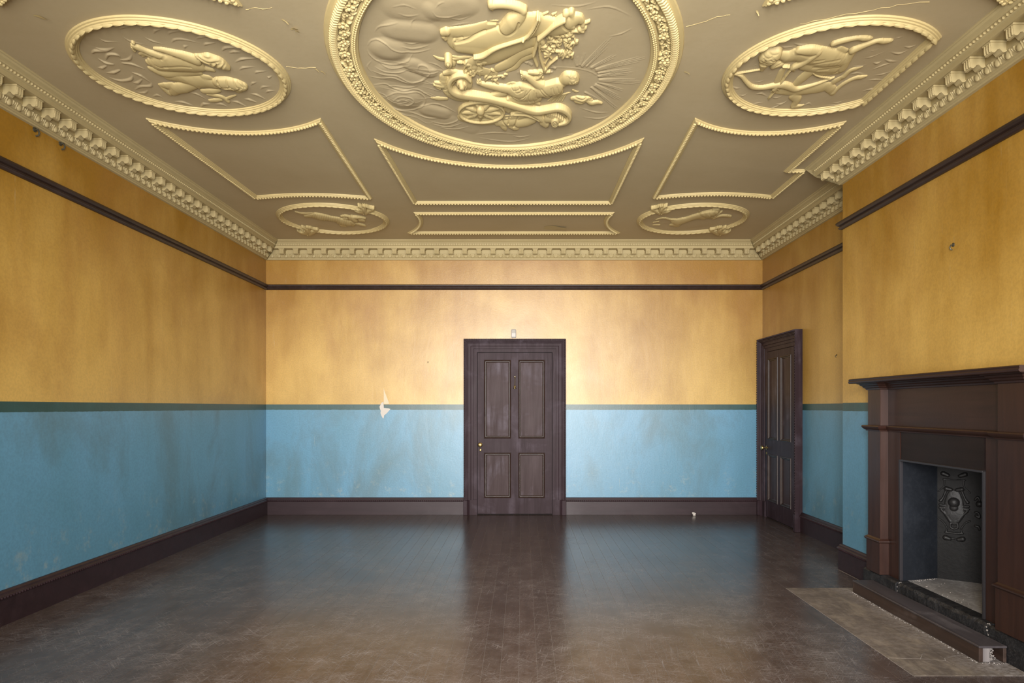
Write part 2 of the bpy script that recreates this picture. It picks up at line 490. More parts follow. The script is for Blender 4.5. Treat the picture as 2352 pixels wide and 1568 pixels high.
for (wx, ww) in WINDOWS:
    bx.append((wx - ww / 2, wx + ww / 2, REAR - 0.3, REAR, 0, WIN_Z0))
    bx.append((wx - ww / 2, wx + ww / 2, REAR - 0.3, REAR, WIN_Z1, ZC))
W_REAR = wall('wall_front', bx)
for i, (wx, ww) in enumerate(WINDOWS):         # tall sash windows behind the camera
    wo = empty('window_%d' % (i + 1), (0, 0, 0)); wo['kind'] = 'structure'
    y0, y1 = REAR - 0.24, REAR - 0.18
    x0, x1 = wx - ww / 2, wx + ww / 2
    zm = (WIN_Z0 + WIN_Z1) / 2
    mb = MB()
    for a in (x0, x1 - 0.06): mb.box(a, a + 0.06, y0, y1, WIN_Z0, WIN_Z1)
    for a in (WIN_Z0, zm - 0.03, WIN_Z1 - 0.06): mb.box(x0 + 0.06, x1 - 0.06, y0, y1, a, a + 0.06)
    mb.build('window_frame', M_SASH, wo)
    mb = MB(); mb.box(wx - 0.012, wx + 0.012, y0 + 0.01, y1 - 0.01, WIN_Z0 + 0.06, WIN_Z1 - 0.06)
    mb.build('glazing_bar', M_SASH, wo)
    mb = MB(); mb.box(x0 - 0.05, x1 + 0.05, REAR, REAR + 0.05, WIN_Z0 - 0.05, WIN_Z0 - 0.01, 0.006)
    mb.build('window_sill', M_SASH, wo)

ceil = MB().box(XL - 0.15, XR + 0.15, REAR - 0.3, YB + 0.15, ZC, ZC + 0.15).build('ceiling', M_CEIL)
ceil['kind'] = 'structure'

# floor: a dusty sub-floor and every narrow board on it as a part
HX0, HX1, HY0, HY1 = 2.008, 2.66, 3.63, 5.36   # stone hearth let into the boards
floor = MB().box(XL - 0.15, 3.6, REAR - 0.3, YB + 0.15, -0.12, -0.0009).build('floor', M_SUB)
floor['kind'] = 'structure'
bw = 0.0962; gap = 0.0011
nb = int((XR - XL) / bw) + 1
board_cache = {}
for i in range(nb):
    xa = XL + i * bw; xb = min(xa + bw, XR)
    if xb - xa < 0.02: continue
    cuts = [REAR]
    yy = REAR + random.uniform(2.0, 5.0)
    if 1.2 < xa < 3.0: cuts.append(3.585); yy = 3.585 + random.uniform(2.4, 4.5)
    while yy < YB - 0.6:
        cuts.append(yy); yy += random.uniform(2.8, 4.8)
    cuts.append(YB)
    for a, c in zip(cuts[:-1], cuts[1:]):
        spans = [(a, c)]
        if xb > HX0 + 0.01:                    # boards stop at the hearth and at the breast
            stop0, stop1 = (HY0, HY1) if xa < HX1 - 0.04 else (B0, B1)
            if xa >= HX0 + 0.01 or True:
                spans = [(s0, s1) for (s0, s1) in ((a, min(c, stop0)), (max(a, stop1), c)) if s1 - s0 > 0.03]
        for (s0, s1) in spans:
            xe = min(xb, HX0 + 0.09) if False else xb
            dz = random.uniform(-0.0002, 0.0003)
            mb = MB().box(xa + gap / 2, xe - gap / 2, s0 + gap / 2, s1 - gap / 2, -0.0008, dz, 0.0003)
            mb.build('floorboard', M_FLOOR, floor, fix=False)

# ---------------------------------------------------------------- runs of moulding round the room (interior on the left of travel)
ROOM = [(XR, REAR), (XR, B0), (XB, B0), (XB, B1), (XR, B1), (XR, YB), (XL, YB), (XL, REAR)]

def run(path, prof, names, mat, smooth=False):
    """one object for each straight piece of a run, mitred against its neighbours"""
    P, M = mitred(path, False); k = len(prof); out = []
    for i, nm in enumerate(names):
        v = [(P[j].x + M[j].x * o, P[j].y + M[j].y * o, z) for j in (i, i + 1) for (o, z) in prof]
        f = [(q, k + q, k + q + 1, q + 1) for q in range(k - 1)] + [tuple(range(k)), tuple(range(k, 2 * k))[::-1]]
        mb = MB().add(v, f)
        o = mb.build(nm, mat); o['kind'] = 'structure'
        out.append(o)
    return out

def bead_run(parent, a, b, off, z, pitch, r, mat, name='carved_bead', sc=(1, 1, 1)):
    """a carved row too fine to pick apart: one part"""
    mb = MB(); A, B = Vector(a), Vector(b); d = (B - A); n = max(1, int(d.length / pitch)); nn = Vector((-d.y, d.x)).normalized()
    for i in range(n):
        p = A + d * ((i + 0.5) / n) + nn * off
        mb.ball((p.x, p.y, z), r, 6, 4, sc)
    o = mb.build(name, mat, parent, True); o['kind'] = 'stuff'
    return o

# skirting
SK = [(0, 0.0), (0.028, 0.0), (0.028, 0.166), (0.034, 0.170), (0.037, 0.180), (0.032, 0.190), (0.024, 0.196), (0.022, 0.206), (0.014, 0.216), (0, 0.218)]
for path, names in [
    ([(XB, 5.335), (XB, B1), (XR, B1), (XR, 7.76)], ['baseboard_chimney_breast', 'baseboard_chimney_breast', 'baseboard_right']),
    ([(3.0, YB), (0.556, YB)], ['baseboard_back']),
    ([(-0.752, YB), (XL, YB), (XL, REAR)], ['baseboard_back', 'baseboard_left']),
    ([(XR, REAR), (XR, B0), (XB, B0), (XB, 3.62)], ['baseboard_right', 'baseboard_chimney_breast', 'baseboard_chimney_breast'])]:
    obs = run(path, SK, names, M_SKIRT)
    for i, o in enumerate(obs):
        a, b = Vector(path[i]), Vector(path[i + 1])
        if (b - a).length > 0.3: bead_run(o, a, b, 0.036, 0.178, 0.026, 0.0085, M_SKIRT, sc=(1, 1, 1.1))

# picture rail
RAIL = [(0, 2.876), (0.016, 2.877), (0.024, 2.884), (0.030, 2.892), (0.020, 2.899), (0.020, 2.905), (0.034, 2.912), (0.043, 2.924), (0.043, 2.934), (0.034, 2.943), (0, 2.944)]
run(ROOM, RAIL, ['trim_%d' % i for i in range(1, 8)], M_TRIM)

# cornice: plain run, then every bracket and egg as a part
CORN = [(0, 3.258), (0.020, 3.260), (0.022, 3.270), (0.030, 3.273), (0.030, 3.281), (0.040, 3.284), (0.052, 3.296), (0.060, 3.312), (0.062, 3.322),
        (0.070, 3.324), (0.070, 3.376), (0.164, 3.376), (0.164, 3.408), (0.172, 3.411), (0.176, 3.414), (0.178, 3.431), (0.186, 3.434), (0.188, 3.442),
        (0.196, 3.446), (0.210, 3.452), (0.218, 3.461), (0.226, 3.463), (0.230, 3.466), (0.230, 3.4725)]
corn = run(ROOM, CORN, ['cornice_front_right', 'cornice_breast_side', 'cornice_chimney_breast', 'cornice_breast_side', 'cornice_right', 'cornice_back', 'cornice_left'], M_CORN)

mb = MB()                                       # bracket: local x along the wall, y out from it, z from the floor
sp = [(0.066, 3.376), (0.156, 3.376), (0.157, 3.350), (0.152, 3.338), (0.154, 3.322), (0.146, 3.311), (0.134, 3.310), (0.126, 3.317), (0.118, 3.327), (0.106, 3.330), (0.098, 3.323), (0.090, 3.313), (0.078, 3.311), (0.066, 3.318)]
mb.prism(sp, 'x', -0.029, 0.029)
mb.box(-0.037, 0.037, 0.066, 0.161, 3.364, 3.3755, 0.003)
for xx in (-0.02, 0.0, 0.02): mb.tube([(xx, 0.153, 3.362), (xx, 0.153, 3.335), (xx, 0.150, 3.316)], 0.0078, 6)
import bmesh
def fixed_mesh(mb, name, smooth=False):
    me = mesh(name, mb.v, mb.f, smooth)
    bm = bmesh.new(); bm.from_mesh(me); bmesh.ops.recalc_face_normals(bm, faces=bm.faces[:]); bm.to_mesh(me); bm.free()
    if smooth: me.set_sharp_from_angle(angle=math.radians(45))
    return me
ME_MOD = fixed_mesh(mb, 'bracket')
mb = MB()                                       # egg with its shell and half darts
mb.ball((0, 0.050, 3.303), 0.026, 7, 5, (0.88, 0.58, 0.98))
for s in (-1, 1):
    mb.tube([(s * 0.027, 0.062, 3.321), (s * 0.029, 0.054, 3.303), (s * 0.020, 0.043, 3.285)], [0.0065, 0.0065, 0.004], 5)
mb.add([(0.044 - 0.006, 0.060, 3.321), (0.044 + 0.006, 0.060, 3.321), (0.044, 0.040, 3.284), (0.044, 0.066, 3.310)], [(0, 1, 3), (1, 2, 3), (2, 0, 3), (0, 2, 1)])
ME_EGG = fixed_mesh(mb, 'egg', True)
for me in (ME_MOD, ME_EGG): me.materials.append(M_CORN)
def along(seg_i, s0, s1, pitch, me, name):
    a, b = Vector(ROOM[seg_i]), Vector(ROOM[seg_i + 1]); d = (b - a).normalized(); tot = s1 - s0
    n = max(1, round(tot / pitch)); st = tot / n
    ang = math.atan2(d.y, d.x)                  # local x along travel, local y to the left (into the room)
    for i in range(n):
        p = a + d * (s0 + (i + 0.5) * st)
        link(name, me, None, corn[seg_i], (p.x, p.y, 0), (0, 0, ang))
LL = {i: (Vector(ROOM[i + 1]) - Vector(ROOM[i])).length for i in range(7)}
along(6, 0.16, 6.50, 0.1755, ME_MOD, 'bracket'); along(6, 0.05, 6.50, 0.0885, ME_EGG, 'egg')
along(5, 0.16, LL[5] - 0.16, 0.1755, ME_MOD, 'bracket'); along(5, 0.05, LL[5] - 0.05, 0.0885, ME_EGG, 'egg')
along(4, 0.0, LL[4] - 0.16, 0.1755, ME_MOD, 'bracket'); along(4, 0.0, LL[4] - 0.05, 0.0885, ME_EGG, 'egg')
along(3, 0.0, LL[3] - 0.03, 0.1755, ME_MOD, 'bracket'); along(3, -0.03, LL[3] - 0.03, 0.0885, ME_EGG, 'egg')
along(2, 0.05, LL[2] + 0.13, 0.1755, ME_MOD, 'bracket'); along(2, 0.0, LL[2] + 0.04, 0.0885, ME_EGG, 'egg')
for i in range(2, 7):                           # fine leaf row under the top cove
    a, b = Vector(ROOM[i]), Vector(ROOM[i + 1])
    d = (b - a).normalized()
    bead_run(corn[i], a + d * (0.17 if i > 3 else -0.15), b - d * (0.17 if i in (4, 5) else -0.15), 0.180, 3.4225, 0.030, 0.0095, M_CORN, 'leaf_row', (0.8, 0.8, 1.0))

# ---------------------------------------------------------------- doors
def rect_frame(x0, x1, z0, z1, prof):
    """mitred frame in the xz plane; prof = (distance inwards, proud of the wall along -y)"""
    k = len(prof); v = []
    for (cx, cz, sx, sz) in ((x0, z0, 1, 1), (x1, z0, -1, 1), (x1, z1, -1, -1), (x0, z1, 1, -1)):
        v += [(cx + sx * o, -p, cz + sz * o) for (o, p) in prof]
    f = []
    for i in range(4):
        j = (i + 1) % 4
        f += [(i * k + q, j * k + q, j * k + q + 1, i * k + q + 1) for q in range(k - 1)]
    return MB().add(v, f)

ARCH = [(0, 0), (0, 0.074), (0.006, 0.082), (0.016, 0.080), (0.020, 0.066), (0.029, 0.066), (0.033, 0.056), (0.041, 0.054), (0.046, 0.042), (0.052, 0.042),
        (0.056, 0.036), (0.086, 0.036), (0.089, 0.029), (0.093, 0.031), (0.122, 0.030), (0.125, 0.022), (0.168, 0.022), (0.170, 0.0)]
def make_door(name, loc, rot, W, H, leaf, panels, label, knocker=False, knob_label=None, handle_z=0.89):
    root = empty(name, loc); root.rotation_euler = (0, 0, rot)
    tag(root, label, 'door', kind='structure')
    # architrave: two legs and a head
    k = len(ARCH); mb = MB(); v = []
    for (cx, cz, sx, sz) in ((-W, 0.19, 1, 0), (-W, H, 1, -1), (W, H, -1, -1), (W, 0.19, -1, 0)):
        v += [(cx + sx * o, -p, cz + sz * o) for (o, p) in ARCH]
    f = []
    for i in range(3): f += [(i * k + q, (i + 1) * k + q, (i + 1) * k + q + 1, i * k + q + 1) for q in range(k - 1)]
    mb.add(v, f)
    ar = mb.build('architrave', M_DOOR, root)
    mb = MB()
    n = int((H - 0.2) / 0.03)
    for s in (-1, 1):
        for i in range(n): mb.ball((s * (W - 0.009), -0.080, 0.2 + (i + 0.5) * 0.03), 0.010, 6, 4)
    n = int(2 * W / 0.03)
    for i in range(n): mb.ball((-W + (i + 0.5) * 2 * W / n, -0.080, H - 0.009), 0.010, 6, 4)
    o = mb.build('carved_bead', M_DOOR, ar, True); o['kind'] = 'stuff'
    for s in (-1, 1):
        mb = MB()
        xa, xb = sorted((s * (W + 0.004), s * (W - 0.05)))
        mb.box(xa, xb, -0.088, 0, 0, 0.19, 0.004)
        xa, xb = sorted((s * (W - 0.05), s * (W - 0.17)))
        poly = [(s * (W - 0.05), 0), (s * (W - 0.05), -0.060), (s * (W - 0.072), -0.040), (s * (W - 0.084), -0.038), (s * (W - 0.17), -0.038), (s * (W - 0.17), 0)]
        mb.prism(poly, 'z', 0, 0.19)
        mb.build('plinth_block', M_DOOR, root)
    MB().box(-W + 0.15, W - 0.15, -0.004, 0, 0.0, H - 0.15).build('shadow_gap', M_SHADOWGAP, root)  # near-black sheet stands in for the shade in the gap round the leaf
    # leaf: stiles and rails
    lw, lz0, lz1 = leaf
    px, pz = panels
    fr = -0.026
    mb = MB()
    (a0, a1), (b0, b1) = px
    (c0, c1), (d0, d1) = pz
    for (x0, x1) in ((-lw, a0), (a1, b0), (b1, lw)): mb.box(x0, x1, fr, 0, lz0, lz1, 0.0015)
    for (x0, x1) in ((a0, a1), (b0, b1)):
        for (z0, z1) in ((lz0, c0), (c1, d0), (d1, lz1)): mb.box(x0, x1, fr, 0, z0, z1)
    lf = mb.build('door_leaf', M_DOOR, root)
    BOL = [(0, 0.026), (0.002, 0.034), (0.008, 0.037), (0.014, 0.030), (0.018, 0.022), (0.024, 0.022), (0.030, 0.013), (0.034, 0.011)]
    for (x0, x1) in px:
        for (z0, z1) in pz:
            rect_frame(x0 - 0.003, x1 + 0.003, z0 - 0.003, z1 + 0.003, BOL).build('panel_moulding', M_TRIM, lf)
            MB().box(x0 + 0.02, x1 - 0.02, -0.011, 0, z0 + 0.02, z1 - 0.02).build('panel', M_PANEL, lf)
    kx = -lw + 0.034
    mb = MB().lathe([(0, 0.027), (0.006, 0.027), (0.008, 0.021), (0.01, 0.010), (0.035, 0.009), (0.041, 0.020), (0.055, 0.029), (0.068, 0.025), (0.074, 0.012)], (kx, fr, handle_z), (0, -1, 0), 18)
    tag(mb.build('knob', M_BRASS, lf, True), knob_label)
    mb = MB().lathe([(0, 0.011), (0.004, 0.011), (0.007, 0.008)], (0, 0, 0), (0, -1, 0), 14)
    mb.v = [(x * 1.0 + kx + 0.002, y + fr, z * 1.75 + handle_z - 0.068) for (x, y, z) in mb.v]
    tag(mb.build('keyhole_cover', M_BRASS, lf, True), 'small oval brass keyhole cover')
    if knocker:
        mb = MB().lathe([(0, 0.013), (0.005, 0.013), (0.016, 0.011), (0.022, 0.005)], (0.002, fr, 1.763), (0, -1, 0), 12)
        mb.tube([(0.002, fr - 0.014, 1.757), (0.004, fr - 0.020, 1.72), (0.0, fr - 0.022, 1.66), (-0.002, fr - 0.016, 1.642)], [0.0035, 0.003, 0.003, 0.004], 8)
        mb.ball((-0.008, fr - 0.012, 1.642), 0.009, 8, 5); mb.ball((0.008, fr - 0.012, 1.642), 0.009, 8, 5)
        mb.lathe([(0, 0.020), (0.006, 0.021), (0.010, 0.016), (0.016, 0.010), (0.022, 0.010)], (0, fr - 0.012, 1.612), (0, 0, 1), 14)
        tag(mb.build('door_knocker', M_BRASS, lf, True), 'slim brass knocker hanging on the middle stile')
    return root

make_door('door_1', (-0.098, YB, 0), 0, 0.651, 2.245, (0.4755, 0.012, 2.070), (((-0.3905, -0.051), (0.0475, 0.3825)), ((0.216, 0.79), (0.977, 1.977))),
          'purple-brown four-panel door in the middle of the back wall, brass knocker on it', True, 'white and brass door knob', 0.896)
make_door('door_2', (XR, 8.392, 0), -PI / 2, 0.638, 2.235, (0.4625, 0.012, 2.06), (((-0.378, -0.048), (0.048, 0.372)), ((0.216, 0.79), (0.977, 1.972))),
          'dark four-panel door in the alcove beside the chimney breast', False, 'round brass door knob', 0.868)

# ---------------------------------------------------------------- fireplace
fp = empty('fireplace', (0, 0, 0))
tag(fp, 'dark mahogany chimneypiece with mantel shelf, two plain pilasters and an empty fire opening', 'fireplace')
PF0, PF1, PN0, PN1 = 5.124, 5.31, 3.65, 3.862    # far and near pilaster
XP, XF = 2.60, 2.657
for (y0, y1) in ((PF0, PF1), (PN0, PN1)):
    p = MB().box(XP, XB, y0, y1, 0.40, 1.203, 0.003).box(XP, XB, y0, y1, 1.238, 1.508, 0.003).build('pilaster', M_MAHOG, fp)
    MB().box(XP - 0.008, XB, y0 - 0.008, y1 + 0.008, KZ, 0.392, 0.003).build('pilaster_plinth', M_MAHOG, p)
    cp = [(0, 0.386), (0.014, 0.388), (0.020, 0.396), (0.018, 0.404), (0.008, 0.410), (0.0, 0.418)]
    v, f = sweep([(XB, y0), (XP, y0), (XP, y1), (XB, y1)], cp)
    MB().add(v, f).build('plinth_moulding', M_MAHOG_Y, p)
MB().box(XF, XB, PN1, PF0, 1.238, 1.508).build('frieze_panel', M_MAHOG_Y, fp)
for (y0, y1) in ((PN1, FY0 - 0.016), (FY1 + 0.016, PF0)): MB().box(XF, XB, y0, y1, KZ, 1.203).build('jamb_board', M_MAHOG, fp)
MB().box(XF, XB, FY0, FY1, FZ1, 1.203).build('lintel_board', M_LINTEL, fp)
PATH = [(XB, PN0), (XP, PN0), (XP, PN1), (XF, PN1), (XF, PF0), (XP, PF0), (XP, PF1), (XB, PF1)]
v, f = sweep(PATH, [(0, 1.199), (0.010, 1.200), (0.012, 1.208), (0.020, 1.212), (0.030, 1.222), (0.034, 1.232), (0.030, 1.240), (0, 1.242)])
MB().add(v, f).build('architrave_moulding', M_MAHOG_Y, fp)
v, f = sweep(PATH, [(0, 1.502), (0.010, 1.504), (0.012, 1.514), (0.024, 1.520), (0.028, 1.530), (0.040, 1.536), (0.044, 1.545), (0.058, 1.549), (0.060, 1.5535), (0, 1.5535)])
MB().add(v, f).build('bed_moulding', M_MAHOG_Y, fp)
shp = [(XB, 1.553), (2.506, 1.553), (2.499, 1.557), (2.497, 1.566), (2.502, 1.574), (2.499, 1.582), (2.506, 1.588), (XB, 1.588)]
MB().prism(shp, 'y', 3.55, 5.41).build('mantel_shelf', M_MAHOG_Y, fp)
# thin metal edge round the opening
mb = MB()
e = 0.010
mb.box(XF - 0.010, XF + 0.012, FY1 - e * 0.4, FY1 + 0.015, KZ, FZ1, 0.002).box(XF - 0.010, XF + 0.012, FY0 - 0.015, FY0 + e * 0.4, KZ, FZ1, 0.002).box(XF - 0.012, XF + 0.012, FY0 - 0.004, FY1 + 0.004, FZ1 - e, FZ1 + 0.004, 0.002)
tag(mb.build('metal_edge', M_STEEL, fp), 'thin grey metal edge round the fire opening')

# kerb stones under the chimneypiece
kb = empty('fireplace_kerb', (0, 0, 0))
tag(kb, 'low black stone kerb the chimneypiece stands on, chipped at its joints', 'kerb')
def rough_slab(x0, x1, y0, y1, z0, z1, jig, ny=24, seed=1):
    """a stone block whose upper front edge is chipped"""
    rr = random.Random(seed); v = []; f = []
    for i in range(ny + 1):
        y = y0 + (y1 - y0) * i / ny
        a, b = rr.uniform(0, jig), rr.uniform(0, jig)
        v += [(x0, y, z0), (x0 + a * 0.3, y, z1 - 0.01 - b), (x0 + 0.012 + a, y, z1 - rr.uniform(0, jig * 0.2)), (x1, y, z1), (x1, y, z0)]
    for i in range(ny):
        for q in range(5): f.append((i * 5 + q, i * 5 + (q + 1) % 5, (i + 1) * 5 + (q + 1) % 5, (i + 1) * 5 + q))
    f += [tuple(range(5)), tuple(ny * 5 + q for q in range(5))[::-1]]
    return MB().add(v, f)
rough_slab(2.604, XF + 0.05, 4.925, 5.385, 0, KZ, 0.004, 20, 1).build('kerb_stone', M_KERB, kb)
rough_slab(2.607, XF + 0.05, 3.965, 4.905, 0, KZ, 0.014, 44, 2).build('kerb_stone', M_KERB, kb)
rough_slab(2.604, XF + 0.05, 3.56, 3.945, 0, KZ, 0.004, 20, 3).build('kerb_stone', M_KERB, kb)
mb = MB()
for yy in (4.915, 3.955):
    for i in range(16):
        mb.ball((2.606 + random.uniform(0, 0.04), yy + random.uniform(-0.012, 0.012), random.uniform(0.08, KZ + 0.004)), random.uniform(0.002, 0.006), 5, 4)
o = mb.build('broken_mortar', M_MORTAR, kb); tag(o, 'pale broken mortar at the kerb joints', kind='stuff')

# inside of the fire opening
fb = fp
MB().prism([(XF + 0.052, 3.93), (3.5, 3.93), (3.5, 5.12), (XF + 0.052, 5.12)], 'z', 0, KZ).build('hearth_floor', M_FIRED, fb)
ck = MB().prism([(XF + 0.013, FY1 + 0.001), (XF + 0.013, FY1 + 0.015), (XB + 0.002, FY1 + 0.0155), (XB + 0.01, FY1 + 0.05), (2.950, 5.05), (2.954, 5.022)], 'z', KZ, 1.12)
tag(ck.build('cheek', M_CHEEK, fb), 'blue-black side slab of the recess')
MB().prism([(XF + 0.013, FY0 - 0.001), (3.05, 3.97), (3.05, 3.95), (XB + 0.01, FY0 - 0.02), (XB + 0.002, FY0 - 0.0155), (XF + 0.013, FY0 - 0.015)], 'z', KZ, 1.12).build('cheek', M_CHEEK, fb)
MB().box(3.47, 3.5, 3.93, 5.16, KZ, 1.3).build('back_wall', M_IRON, fb)
MB().box(XF + 0.06, 3.5, 3.93, 5.16, 1.12, 1.15).build('flue_plate', M_IRON, fb)
MB().box(XF + 0.06, 3.5, 5.12, 5.16, 0, 1.12).build('side_wall', M_IRON, fb)
MB().box(3.05, 3.5, 3.90, 3.93, 0, 1.12).build('side_wall', M_IRON, fb)
mb = MB()
for i in range(70):
    s = random.random()
    x, y = 2.72 + 0.5 * random.random() ** 2, 4.1 + 0.85 * random.random()
    if random.random() < 0.6: x = 2.72 + 0.22 * s; y = 4.945 + 0.28 * s * 0.25 - random.uniform(0, 0.03)
    mb.ball((x, y, KZ + 0.001), random.uniform(0.001, 0.0035), 5, 4)
o = mb.build('ash_crumbs', M_MORTAR, fb); o['kind'] = 'stuff'

# timber fender box
fd = empty('fireplace_fender', (0, 0, 0))
tag(fd, 'long low dark timber fender box on the hearth stone, its near end broken open', 'fender')
FX0, FX1, FYa, FYb, FH = 2.453, 2.600, 3.787, 5.237, 0.093
MB().box(FX0, FX0 + 0.022, FYa + 0.002, FYb, 0.004, FH - 0.012, 0.002).build('front_board', M_FENDER, fd)
MB().box(FX0 - 0.003, FX1 + 0.001, FYa - 0.004, FYb, FH - 0.012, FH, 0.003).build('top_board', M_FTOP, fd)
MB().box(FX1 - 0.018, FX1, FYa, FYb, 0.004, FH - 0.012, 0.002).build('back_board', M_FENDER, fd)
MB().box(FX0 + 0.022, FX1 - 0.018, FYb - 0.02, FYb, 0.004, FH - 0.012).build('end_board', M_FENDER, fd)
tag(MB().box(FX0 + 0.0225, FX0 + 0.060, FYa + 0.003, FYa + 0.07, 0.004, FH - 0.012, 0.003).build('end_block', M_RAW, fd), 'raw pale wood block in the broken end')
mb = MB()
for i in range(60):
    mb.ball((FX0 + 0.062 + random.uniform(0, 0.03) * random.random(), FYa + random.uniform(0.0, 0.03), random.uniform(0.004, 0.075)), random.uniform(0.0018, 0.0055), 5, 4, (random.uniform(0.6, 1.5), random.uniform(0.6, 1.5), 1))
o = mb.build('broken_filler', M_RUBBLE, fd); tag(o, 'crumbling pale filler in the open end', kind='stuff')

# hearth stone set in the floor, cracked
hs = empty('hearth', (0, 0, 0))
tag(hs, 'worn brown hearth stone set level in the floorboards, cracked at the near end', 'hearth')
MB().box(HX0 - 0.007, 2.602, HY0 - 0.025, HY1, -0.0008, -0.0003).build('mortar_bed', M_MORTAR, hs)
def inset(poly, d):
    P, M = mitred(poly, True)
    area = sum(P[i].x * P[(i + 1) % len(P)].y - P[(i + 1) % len(P)].x * P[i].y for i in range(len(P)))
    s = 1 if area > 0 else -1
    return [(p.x + m.x * d * s, p.y + m.y * d * s) for p, m in zip(P, M)]
yn = HY0 - 0.025
for poly in ([(2.001, HY1), (2.001, 3.862), (2.172, 3.850), (2.226, 3.926), (2.321, 4.006), (2.30, 4.35), (2.31, HY1)],
             [(2.172, 3.848), (2.293, 3.823), (2.309, 3.858), (2.321, 4.006), (2.226, 3.926)],
             [(2.001, 3.860), (2.001, yn), (2.318, yn), (2.293, 3.821), (2.172, 3.846)],
             [(2.31, HY1), (2.30, 4.35), (2.321, 4.006), (2.309, 3.858), (2.409, 3.905), (2.602, 3.92), (2.602, HY1)],
             [(2.309, 3.856), (2.296, 3.821), (2.318, yn), (2.602, yn), (2.602, 3.918), (2.409, 3.903)]):
    MB().prism(inset(poly, 0.0016), 'z', -0.0003, 0.0022).build('hearth_piece', M_HEARTH, hs)
mb = MB()                                       # drift of plaster dust along the foot of the fender
for i in range(150):
    t = random.random()
    if t < 0.8: x, y = FX0 - abs(random.gauss(0, 0.012)) - 0.004, FYa + (FYb - FYa) * random.random()
    else: x, y = random.uniform(FX0, 2.66), FYa - abs(random.gauss(0.01, 0.018))
    mb.ball((x, y, 0.0040), random.uniform(0.0008, 0.0030), 5, 4, (1.4, 1, 0.6))
o = mb.build('plaster_dust', M_MORTAR); tag(o, 'drift of pale plaster crumbs along the foot of the fender', 'crumbs', kind='stuff')

# ---------------------------------------------------------------- small fittings
ms = empty('motion_sensor', (-0.1125, YB, 2.318))
tag(ms, 'small white alarm motion sensor on the wall just above the middle door', 'sensor')
mb = MB().box(-0.032, 0.032, -0.035, 0, -0.056, 0.056, 0.010); mb.build('housing', M_WHITE, ms)
mb = MB().box(-0.026, 0.026, -0.040, -0.034, -0.046, 0.004, 0.003); mb.build('lens', M_WHITE, ms)
mb = MB().box(-0.024, 0.024, -0.037, -0.034, 0.010, 0.046, 0.003); mb.build('upper_cover', M_GREYP, ms)

def hook(loc, rot, label, s=1.0, group=None):
    o = empty('wall_hook', loc); o.rotation_euler = (0, 0, rot); tag(o, label, 'hook', group)
    mb = MB().lathe([(0, 0.014 * s), (0.004 * s, 0.014 * s), (0.007 * s, 0.008 * s)], (0, 0, 0), (0, -1, 0), 10)
    mb.build('rose', M_HOOK, o)
    mb = MB().tube([(0, 0, 0), (0, -0.018 * s, -0.002 * s), (0, -0.026 * s, -0.018 * s), (0, -0.02 * s, -0.032 * s), (0, -0.008 * s, -0.034 * s)], 0.0045 * s, 7)
    mb.build('hook_arm', M_HOOK, o, True)
hook((XL, 4.755, 3.246), PI / 2, 'dark iron hook under the left cornice, the nearer of the pair to the windows', 1.3)
hook((XL, 5.02, 3.252), PI / 2, 'dark iron hook under the left cornice, the farther of the pair from the windows', 1.3)
hook((XB, 4.436, 2.395), -PI / 2, 'small iron hook high on the chimney breast above the mantel shelf', 0.9)
hook((XR, 6.91, 1.886), -PI / 2, 'tiny rusty hook on the alcove wall right of the far door', 0.6)
hook((-1.212, YB, 1.955), 0, 'tiny dark nail hook on the back wall left of the door', 0.45)

# torn lining paper on the back wall
def flap(name, pts, label, y, curl, mat=None):
    c = Vector((sum(p[0] for p in pts) / len(pts), sum(p[1] for p in pts) / len(pts)))
    n = len(pts)
    v = [(p[0], YB - 0.001 - curl(p), p[1]) for p in pts] + [(c.x, YB - 0.002 - curl(c), c.y)]
    v += [(a, b + 0.0008, d) for (a, b, d) in v]
    f = [(i, (i + 1) % n, n) for i in range(n)] + [((i + 1) % n + n + 1, i + n + 1, 2 * n + 1) for i in range(n)] + [(i, i + n + 1, (i + 1) % n + n + 1, (i + 1) % n) for i in range(n)]
    o = MB().add(v, f).build(name, mat or M_PAPER, W_BACK); tag(o, label)
def wp(u, v): return ((u - VPX) / 179.0, EYE - (v - VPY) / 179.0)
A = [wp(800 + a / 11.2, 860 + b / 11.2) for (a, b) in ((905, 695), (850, 730), (825, 790), (803, 822), (815, 880), (838, 930), (828, 985), (850, 1050), (880, 1110), (910, 1130), (922, 1050), (1000, 985), (1085, 885), (1040, 868), (915, 855))]
flap('torn_patch', A, 'torn white patch of bare paper across the green line', YB, lambda p: 0.002)
A = [wp(800 + a / 11.2, 860 + b / 11.2) for (a, b) in ((912, 340), (930, 420), (985, 560), (1040, 700), (1048, 752), (918, 752))]
flap('lifted_paper', A, 'pale lifted edge of paper above the torn patch', YB, lambda p: 0.003 + max(0.0, (1.62 - p[1]) * 0.02), M_LIFT)

sc_ = MB()
for i in range(5): sc_.box(*(lambda a, b: (a, a + 0.03, b, b + 0.02))(2.165 + random.uniform(-0.02, 0.02), 8.93 + random.uniform(-0.01, 0.02)), 0.001 + 0.006 * i, 0.006 + 0.009 * i, 0.002)
o = sc_.build('paper_scrap', M_PAPER); tag(o, 'crumpled white paper scrap on the floor by the right-hand skirting', 'scrap')

# ---------------------------------------------------------------- plaster reliefs: heights carved over a plan grid by brush strokes
def on_ceiling(u, v, drop=0.0):
    """the point of the ceiling (lowered by drop) seen at picture point (u, v), in metres"""
    Y = FOC * (ZC - EYE - drop) / (VPY - v)
    return (u - VPX) * Y / FOC, Y

